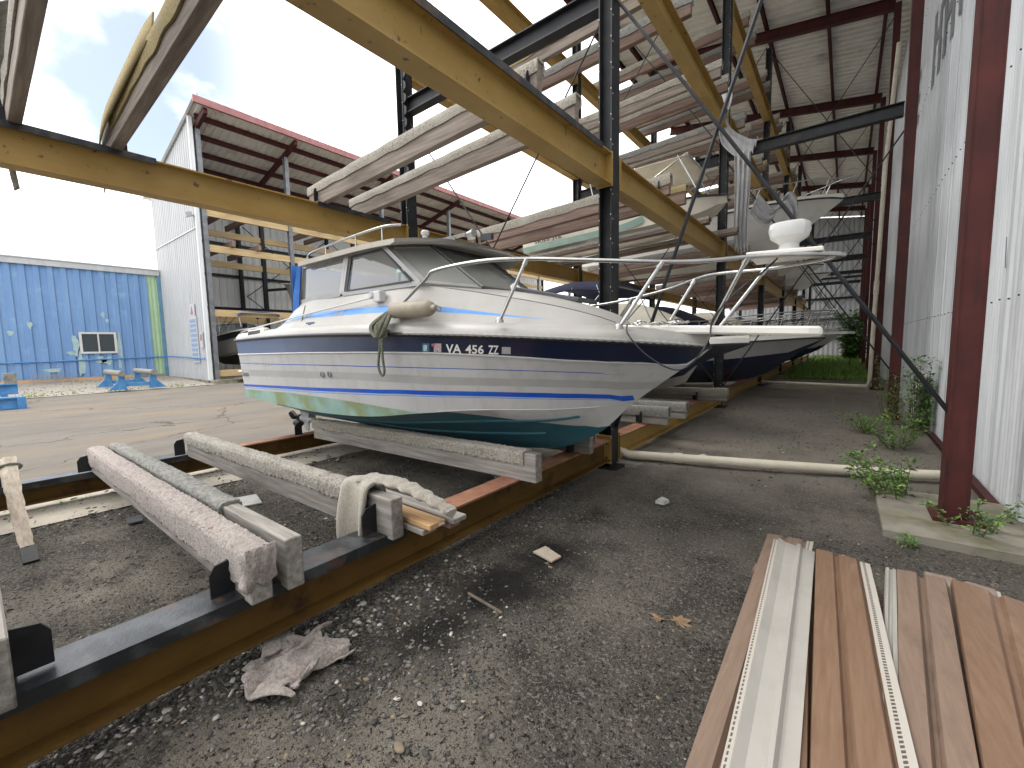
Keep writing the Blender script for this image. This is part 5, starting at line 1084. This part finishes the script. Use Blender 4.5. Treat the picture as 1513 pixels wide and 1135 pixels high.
hq(-2.945,-2.865,.785,.895,'validation_decal',mat('pink_decal',(.5,.34,.35),rough=.5)); hq(-2.925,-2.88,.79,.855,'validation_figures',mat('decal_dark',(.5,.5,.5),(.08,.06,.08),scale=50),.005); hq(-2.945,-2.905,.86,.893,'validation_corner',mat('decal_red',(.4,.14,.17),rough=.5),.0052)
for k in range(8): hq(-6.78+.1*k,-6.72+.1*k,.595,.63,'faded_name_mark',GREYBAND,.003) if k not in(3,) else None
# outdrive and swim platform
m=MB(); m.prism([(-7.62,YC-.07,.95),(-7.25,YC-.09,.95),(-7.22,YC-.09,.55),(-7.34,YC-.05,.42),(-7.36,YC-.05,.30),(-7.58,YC-.04,.30),(-7.6,YC-.05,.45),(-7.68,YC-.06,.55)],(0,.14,0)); m.lathe((-7.74,YC,.36),[(.02,0),(.055,.08),(.062,.2),(.05,.42),(.01,.5)],(1,0,0),14); m.prism([(-7.86,YC-.12,.545),(-7.3,YC-.14,.545),(-7.3,YC+.14,.545),(-7.86,YC+.12,.545)],(0,0,.02)); m.prism([(-7.6,YC-.012,.31),(-7.4,YC-.012,.31),(-7.44,YC-.012,.14),(-7.58,YC-.012,.16)],(0,.024,0))
od=m.build('outdrive',GREYMET,MBOAT,bevel=.01)
pm=MB(); pm.lathe((-7.86,YC,.36),[(.02,0),(.05,.03),(.055,.13)],(1,0,0),12)
for k in range(3):
    a=2*math.pi*k/3+.5; u=V((0,math.cos(a),math.sin(a))); w_=V((0,-math.sin(a),math.cos(a))); c=V((-7.8,YC,.36)); rr=[]
    for q in range(7):
        s_=q/6; wd=.10*math.sin(math.pi*min(.97,.2+.78*s_)); tw_=.9-.5*s_; d=(w_*math.cos(tw_)+V((1,0,0))*math.sin(tw_)); b=c+u*(.04+.16*s_); rr.append([b-d*wd,b+V((.008,0,0)),b+d*wd])
    pm.loft(rr)
pm.build('propeller',BLACKR,od,solid=.008,smooth=True)
m=MB(); m.box(-7.75,-7.21,YC-.95,YC+.95,1.23,1.27); m.build('swim_platform',GEL,MBOAT,bevel=.015)
for y in (-.85,.85): m=MB(); m.tube(curve([(-7.74,YC+y,1.22),(-7.6,YC+y,1.12),(-7.4,YC+y,.98),(-7.21,YC+y,.93)],5),.016,6); m.build('platform_bracket',WPLAS,MBOAT)
# bow rails, pulpit, radar
near=[(-3.52,2.62,1.83),(-3.50,2.62,1.93),(-3.02,2.62,2.2),(-2.90,2.625,2.265),(-2.42,2.66,2.285),(-1.99,2.76,2.265),(-1.5,2.95,2.215),(-1.06,3.13,2.17),(-.8,3.28,2.165),(-.56,3.4,2.175),(-.3,3.47,2.165),(-.1,3.55,2.155),(-.035,3.65,2.155)]
far=[(-3.6,4.68,1.85),(-3.4,4.68,1.93),(-2.6,4.66,2.03),(-2.22,4.6,2.045),(-1.85,4.5,2.07),(-1.4,4.35,2.12),(-1.12,4.2,2.165),(-.93,4.1,2.18),(-.52,3.92,2.15),(-.28,3.83,2.15),(-.1,3.75,2.155),(-.035,3.65,2.155)]
rm=MB(); rm.tube(curve(near,5),.0165,10); rm.tube(curve(far,5),.0165,10); ro=rm.build('bow_rail',STEEL,MBOAT,smooth=60)
for a,b in (((-2.235,2.71,1.79),(-1.99,2.76,2.265)),((-1.34,3.02,1.71),(-1.06,3.13,2.17)),((-.82,3.5,1.69),(-.56,3.4,2.175)),((-.83,3.80,1.69),(-.52,3.92,2.15)),((-1.36,4.1,1.71),(-1.12,4.2,2.165)),((-2.05,4.5,1.79),(-1.85,4.5,2.07))):
    m=MB(); m.tube([a,b],.0145,8); m.lathe(a,[(.035,-.01),(.033,.012),(.02,.03)],n=10); d=(V(a)-V(b)).normalized()*.05; m.tube([V(b)+d*1.0,V(b)],.021,8); m.build('stanchion',STEEL,ro,smooth=50)
pl=[(-1.75,.21),(-1.2,.20),(-.5,.17),(-.2,.15),(-.13,.11)]
m=MB(); m.prism([(x,YC-y,1.685+.045*(-.13-x)) for x,y in pl]+[(x,YC+y,1.685+.045*(-.13-x)) for x,y in pl[::-1]],(0,0,-.065)); m.build('bow_pulpit',GELW,MBOAT,bevel=.014)
m=MB()
for k in range(26):
    a=V((-1.62+rng.uniform(0,.55),YC+rng.uniform(-.3,.1),1.735+rng.uniform(0,.03))); m.tube([a+V((.035*math.cos(q),.025*math.sin(q),.008*math.sin(q*2+k))) for q in [2*math.pi*z/8 for z in range(8)]],.007,5,closed=True)
m.build('anchor_chain',STEEL,MBOAT)
m=MB(); m.prism([(-.82,YC-.05,1.60),(-.42,YC-.05,1.60),(-.22,YC-.05,1.54),(-.4,YC-.05,1.5),(-.75,YC-.05,1.46),(-1.0,YC-.05,1.38)],(0,.1,0)); m.build('anchor_roller',GREYMET,MBOAT,bevel=.01) if False else None
m=MB(); m.prism([(-.58,3.44,2.185),(-.14,3.5,2.175),(-.14,3.82,2.175),(-.58,3.88,2.185)],(0,0,.03)); m.build('radar_shelf',GELW,MBOAT,bevel=.006)
rd=MB(); c=V((-.345,YC,2.225)); rings=[]
for z,r_,sq in ((0,.075,0),(.02,.062,0),(.045,.06,0),(.06,.075,.5),(.09,.115,.8),(.14,.128,.9),(.175,.122,.9),(.188,.1,.8),(.195,.04,.5)):
    rings.append([c+V((r_*1.0*math.cos(a)/(1 if sq==0 else max(abs(math.cos(a)),abs(math.sin(a)))**(sq*.6)),r_*math.sin(a)/(1 if sq==0 else max(abs(math.cos(a)),abs(math.sin(a)))**(sq*.6)),z)) for a in [2*math.pi*k/24+.2 for k in range(24)]])
rd.loft(rings,0,True,True); rd.build('radar_dome',WPLAS,MBOAT,smooth=28)
m=MB(); m.tube(curve([(-1.35,3.2,1.74),(-1.3,3.1,1.66),(-1.16,3.12,1.5),(-.97,3.18,1.395),(-.85,3.25,1.47),(-.80,3.4,1.62),(-.78,3.46,1.78),(-.6,3.42,1.97),(-.5,3.5,2.06),(-.42,3.6,2.16),(-.4,3.62,2.2)],8),.0065,6); m.build('power_cable',BLACKR,MBOAT,smooth=60)
# antenna laid aft
m=MB(); m.tube([(-3.82,2.64,2.115),(-4.9,2.585,2.03),(-6.45,2.56,1.915),(-7.15,2.58,1.86)],[.012,.01,.008,.006],6); ao=m.build('folded_antenna',WPLAS,MBOAT,smooth=60)
m=MB(); m.box(-3.84,-3.72,2.62,2.70,2.06,2.17); m.obox((-3.86,2.625,2.13),(.03,0,.01),(0,.025,0),(-.008,0,.028)); m.build('antenna_mount',WPLAS,ao,bevel=.008)
# fender and rope hank lie on the cruiser
t=thing('fender','dirty beige cylindrical fender lying on the cruiser\'s side deck','fender',(-3.13,2.6,1.86))
MB().lathe((-3.46,2.565,1.945),[(.03,0),(.06,.015),(.074,.05),(.077,.3),(.074,.52),(.058,.565),(.03,.585),(.028,.63),(.012,.64)],(1,0,-.02),18).build('body',FENDERM,t,smooth=45)
MB().tube([V((-2.80,2.575+.02*math.cos(a),1.92+.02*math.sin(a))) for a in [2*math.pi*k/10 for k in range(10)]],.006,5,closed=True).build('eyelet',FENDERM,t)
t=thing('rope_hank','grey-green rope hank at the rail foot, loop hanging over the navy stripe','rope',(-3.42,2.42,1.8))
m=MB()
for k in range(9):
    o_=V((rng.uniform(-.05,.05),rng.uniform(-.03,.02),0)); m.tube(curve([V((-3.47,2.55,1.93))+o_*.6,V((-3.55,2.44,1.80))+o_,V((-3.46,2.405,1.69))+o_*.5,V((-3.38,2.42,1.80))+o_,V((-3.46,2.55,1.93))+o_*.5],5),.014,6)
for k in range(5): m.tube([V((-3.46+.055*math.cos(a),2.45+.05*math.sin(a),1.70+.012*k+.01*math.sin(a))) for a in [2*math.pi*q/10 for q in range(10)]],.013,6,closed=True)
m.build('coil',ROPE,t,smooth=60)
MB().tube(curve([(-3.44,2.41,1.7),(-3.45,2.405,1.58),(-3.49,2.41,1.42),(-3.45,2.415,1.335),(-3.40,2.41,1.37),(-3.41,2.405,1.5),(-3.42,2.41,1.7)],8),.0125,6).build('hanging_loop',ROPE,t,smooth=60)

# ------------------------------------------------------------------ other boats
def boat(name,label,xs,yc,z0,L,B=2.4,hs=1.25,colors=None,flip=False,rail=True,ws=True,pulpit=False,top=None,flat=False,cat='boat',group=None,rub=BLACKR,canvas=None,paint=.18,stem=.9,boot=False,rh=.34):
    """bow toward +X (or -X when flip); z0 keel height; L length; hs keel-to-sheer height at bow"""
    colors=colors or (GELW,GELW,TEAL); S_=-1 if flip else 1; x_=lambda u: xs+S_*L*u
    h=Hull([0,.2,.45,.65,.8,.92,.97,1.0],[.46*B,.49*B,.5*B,.47*B,.37*B,.2*B,.1*B,.01],[.82*hs,.82*hs,.84*hs,.89*hs,.95*hs,.99*hs,1.0*hs,1.0*hs],
           [0,.3,.55,.72,.82,stem],[.43*B,.44*B,.4*B,.28*B,.14*B,0],[.3*hs,.29*hs,.33*hs,.42*hs,.5*hs,.58*hs],
           [0,.5,.68,.78,.84,stem,1.0],[0.,.0,.05*hs,.16*hs,.3*hs,.58*hs,.98*hs],0)
    if flat: h=Hull([0,.3,.7,.9,1.0],[.46*B,.48*B,.45*B,.32*B,.10*B],[.8*hs,.8*hs,.86*hs,.95*hs,1.0*hs],[0,.5,.78,.9,.999],[.42*B,.42*B,.38*B,.22*B,.04*B],[.22*hs,.2*hs,.25*hs,.45*hs,.86*hs],[0,.6,.76,.88,1.0],[0,0,.08*hs,.36*hs,.82*hs],0)
    U=[k/30 for k in range(31)]; tf=lambda p: V((x_(p.x),yc+p.y,z0+p.z))
    r=thing(name,label,cat,(x_(.5),yc,z0),group); mb=MB(); h.mesh(mb,U,[0,.35,.36,.72,1],[0,paint,.6,1],[2 if boot else 1,1,1,0],[2 if (paint<.1 and not flat) else 1,1 if flat else 2,1 if flat else 2],1); mb.v=[tuple(tf(V(p))) for p in mb.v]; mb.build('hull',list(colors),r,smooth=35)
    for s in(-1,1):
        m=MB(); m.tube([tf(h.top(u,1,s)+V((0,s*.012,0))) for u in U],.022,6); m.build('rub_rail',rub,r,smooth=60)
    def dk(u):
        sy,sz=h.sheer(u); return sy*.95,sz+.1*(1 if not flat else .3)
    mb=MB(); mb.loft([[tf(V((u,a*w_,z_))) for a,w_,z_ in ((-1,h.sheer(u)[0],h.sheer(u)[1]+.01),(-1,dk(u)[0],dk(u)[1]),(0,dk(u)[0],dk(u)[1]+.04*(0 if flat else 1)-(.2 if flat and u<.85 else 0)),(1,dk(u)[0],dk(u)[1]),(1,h.sheer(u)[0],h.sheer(u)[1]+.01))] for u in U]); mb.build('deck',GELW if not flat else GELB,r,smooth=35)
    if rail:
        m=MB(); P=[]
        for u in (.52,.56,.65,.75,.85,.93,.99,1.03): P.append(V((u,-max(.04,dk(u if u<1 else 1)[0]),dk(min(u,1))[1]+(.02 if u==.52 else rh+.1*(u-.5)))))
        Q=[V((p.x,-p.y,p.z)) for p in P[::-1]]; m.tube([tf(p) for p in curve(P,3)]+[tf(p) for p in curve(Q,3)],.016,6); o=m.build('bow_rail',STEEL,r,smooth=60)
        for u in (.64,.76,.87,.96):
            for s in(-1,1): MB().tube([tf(V((u-.02,s*dk(u)[0]*.97,dk(u)[1]))),tf(V((u,s*dk(u)[0],dk(u)[1]+rh+.1*(u-.5))))],.012,5).build('stanchion',STEEL,o)
    if pulpit:
        m=MB(); zz=dk(1)[1]-.02; m.prism([tf(V((.9,-.2,zz))),tf(V((1.06,-.13,zz))),tf(V((1.08,0,zz))),tf(V((1.06,.13,zz))),tf(V((.9,.2,zz)))],(0,0,.06)); m.build('bow_pulpit',GEL,r)
    if ws:
        m=MB(); b=[(.40,-.42*B),(.55,-.36*B),(.60,-.15*B),(.60,.15*B),(.55,.36*B),(.40,.42*B)]; rb=[];rt=[]
        for u,y in b: zz=dk(u)[1]+.03; rb.append(tf(V((u,y,zz)))); rt.append(tf(V((u-.07,y*.92,zz+.5))))
        m.loft([rb,rt]); o=m.build('windshield',GLASSC,r,fix=False); m=MB()
        for i in range(len(rb)): m.tube([rb[i],rt[i]],.016,5)
        m.tube(rt,.018,5); m.tube(rb,.018,5); m.build('windshield_frame',DKGREY,o)
    if canvas:
        m=MB(); rings=[]
        for i in range(9):
            u=.1+.42*i/8; zz=dk(u)[1]; w_=.43*B; hh=.6+.7*math.sin(math.pi*min(1,.2+.75*i/8)); 
            rings.append([tf(V((u,w_*math.cos(a),zz+hh*max(0,math.sin(a))**.6))) for a in [math.pi*k/12 for k in range(13)]])
        m.loft(rings); m.build('canvas_enclosure',canvas,r,smooth=50)
    if top:
        c_,zt,u0,u1=top; m=MB(); rings=[]
        for i in range(9):
            u=u0+(u1-u0)*i/8; rings.append([tf(V((u,.44*B*(k/6-1),zt-z0+(.09*math.sin(math.pi*i/8)+.07*math.sin(math.pi*k/12)+ (0 if 0<k<12 else -.14))*(.35 if flat else 1)))) for k in range(13)])
        m.loft(rings); m.build('bimini_top',c_,r,smooth=60,solid=.015); m=MB()
        for s in(-1,1):
            for ua,ub in ((u0,u0+.04),(u1,u0+.06),((u0+u1)/2,u0+.02),(u1-.04,u1+.04)): m.tube([tf(V((ua,s*.43*B,zt-z0))),tf(V((ub,s*.45*B,dk(ub)[1])))],.014,6)
        for u_ in (u0,u1): m.tube([tf(V((u_,.43*B*k,zt-z0-.01))) for k in (-1,0,1)],.014,6)
        m.build('canopy_frame',STEEL,r)
    return r
FARG='bows of boats lined up beyond the main cruiser'
boat('runabout','navy-hulled boat with a navy sun top on a tube frame, next beyond the main cruiser',-7.2,7.95,.62,5.95,2.3,.92,(NAVYD,NAVYD,GEL),top=(CANVN,2.62,.42,.66),rail=False,ws=True,paint=.5,stem=.86)
boat('cruiser','grey-white boat with dark navy bottom and a cream canvas enclosure, beyond the navy boat',-7.4,12.6,.42,7.0,2.5,1.2,(HULLGREY,HULLGREY,NAVYD),canvas=CANVC,pulpit=True,paint=.05,boot=True,rh=.5)
boat('cruiser','white boat with a dark cockpit cover beside the third aisle-side post',-7.4,15.6,.5,6.9,2.4,1.2,(GELW,GELW,NAVYD),canvas=CANVN,paint=.1,boot=False,rh=.5)
for i,y in enumerate((19.0,22.0,25.2,28.4,31.4,34.6)):
    boat('cruiser',f'white boat with a bow rail low in the far row, {ORD[i]} past the third post',-7.4,y,.5,6.9+.25*(i%2),2.4,1.3,(GELW,GELW,(NAVYD,TEAL,BLACKR)[i%3]),pulpit=(i%2==0),ws=(i<3),group=FARG,paint=.08,boot=(i%2==0),rh=.5,canvas=(None,CANVC,None,CANVN,None,None)[i])
sk=boat('skiff','flat cream and pale green skiff with black lettering on a second-level bunk',-6.6,9.85,3.89,4.6,1.9,.54,(GELB,GELB,mat('pale_green_hull_paint',(.25,.36,.31),(.32,.43,.38),scale=3,rough=.6)),rail=False,ws=False,flat=True,top=(CANVC,5.22,.42,.88),paint=.02)
SKG=bpy.data.materials['pale_green_hull_paint']
mb=MB(); mb.loft([[(-6.57+.165*k,9.85-.835-.05*t_-.012,3.985+.13*t_+max(0,k-15)**2*.006) for t_ in (0,.5,1)] for k in range(20)]); mb.build('green_band',SKG,sk,fix=False)
me=textmesh('SKIFF J16',1,.02); vs=[v.co for v in me.vertices]; xa=min(v.x for v in vs); xb=max(v.x for v in vs); ya=min(v.y for v in vs); yb=max(v.y for v in vs)
tb_=MB(); tb_.add([(-6.2+(v.x-xa)/(xb-xa)*.78,9.85-.893,4.128+(v.y-ya)/(yb-ya)*.085) for v in vs],[tuple(p.vertices) for p in me.polygons]); tb_.build('lettering',BLACK,sk,fix=False)
sk.rotation_euler=(0,-.036,0)
wb=boat('big_boat','big white second-level boat with black rub rail, its bow over the aisle',-7.3,14.0,3.70,7.1,2.6,1.42,(GELW,GELW,GELW),rail=True,ws=False,stem=.9)
for i,(y,L_,c) in enumerate(((19.6,5.6,GELW),(22.6,6.0,GELB),(26.0,6.2,GELW),(29.6,6.4,GELW))):
    boat('white_boat',f'small white boat high on the second level, {ORD[i]} beyond the big white boat',-7.2,y,4.18,L_,2.2,1.0,(c,c,c),rail=False,ws=False,canvas=(None,CANVC,None,mat('maroon_cover',(.1,.03,.04),(.16,.06,.06),scale=5,rough=.9))[i],group='boats on the second level')
# boats in the opposite shed
boat('runabout','white boat with a blue sun top and black stripes in the opposite shed',-30.0,9.75,.75,6.0,2.3,1.9,(BLACKR,GEL,BLACKR),top=(CANVB,3.5,.45,.95),rail=False)
boat('runabout','white boat with a windshield high in the opposite shed, bow turned to its back wall',-24.2,13.6,3.85,4.9,2.2,1.9,(GEL,GEL,GEL),flip=True,rail=False)
for i,(y,z) in enumerate(((27,3.9),(33,3.9),(39.5,.8),(33.5,.8),(26.5,.8))):
    boat('runabout',('pale second-level boat in the opposite shed seen past the cruiser\'s windshield','pale boat on the second level of the opposite shed, farther along','pale boat at the ground of the opposite shed, farthest of all','pale boat low in the opposite shed, in the middle of the row','pale boat low in the opposite shed, nearest of the low row')[i],-30.5,y,z,6.3,2.3,1.5,(GEL,GEL,BLUESTEEL if i%2 else GEL),rail=False,ws=(i%2==0))
# grey cloth knotted round the second post and hanging
t=thing('hanging_cloth','pale grey torn cloth knotted on the second aisle-side post','cloth',(-2.2,11.0,4.3))
def drape(pts,w0,w1,m_,nm,seed,amp=.05,folds=5,side=(.8,.6,0)):
    C=curve(pts,10); sd=V(side).normalized(); mb=MB(); rr=[]
    for i,p in enumerate(C):
        s=i/(len(C)-1); w_=w0+(w1-w0)*s; rr.append([p+sd*w_*(k/14-.5)+V((.3,-.9,0))*amp*math.sin(k/14*folds*6.28/2+seed+s*2)+V((0,0,(-.12*math.sin(k*1.7+seed) if i==len(C)-1 else 0))) for k in range(15)])
    mb.loft(rr); return mb.build(nm,m_,t,smooth=True,solid=.008)
drape([(-2.42,11.0,6.62),(-2.32,10.98,6.2),(-2.0,10.98,5.85),(-1.8,10.98,5.72)],.32,.5,GREYCL,'wrap',1,.04,3,(.5,0,.9))
drape([(-1.98,10.98,5.75),(-1.96,10.97,5.0),(-1.97,10.97,4.2),(-1.95,10.97,3.62)],.34,.24,GREYCL,'hanging_strip',2,.06,7,(1,.1,0))
drape([(-1.72,10.98,4.6),(-1.4,10.98,4.25),(-1.15,10.98,4.55),(-.98,10.98,4.35),(-.95,10.98,3.85)],.42,.3,mat('dusty_grey_cloth',(.3,.3,.3),(.22,.22,.22),scale=6,rough=.9),'swag',3,.05,4,(.4,.1,.9))
drape([(-2.36,10.97,7.2),(-2.3,10.97,6.95),(-2.37,10.97,6.6)],.22,.12,GREYCL,'knot_tail',4,.03,3,(1,0,.2))
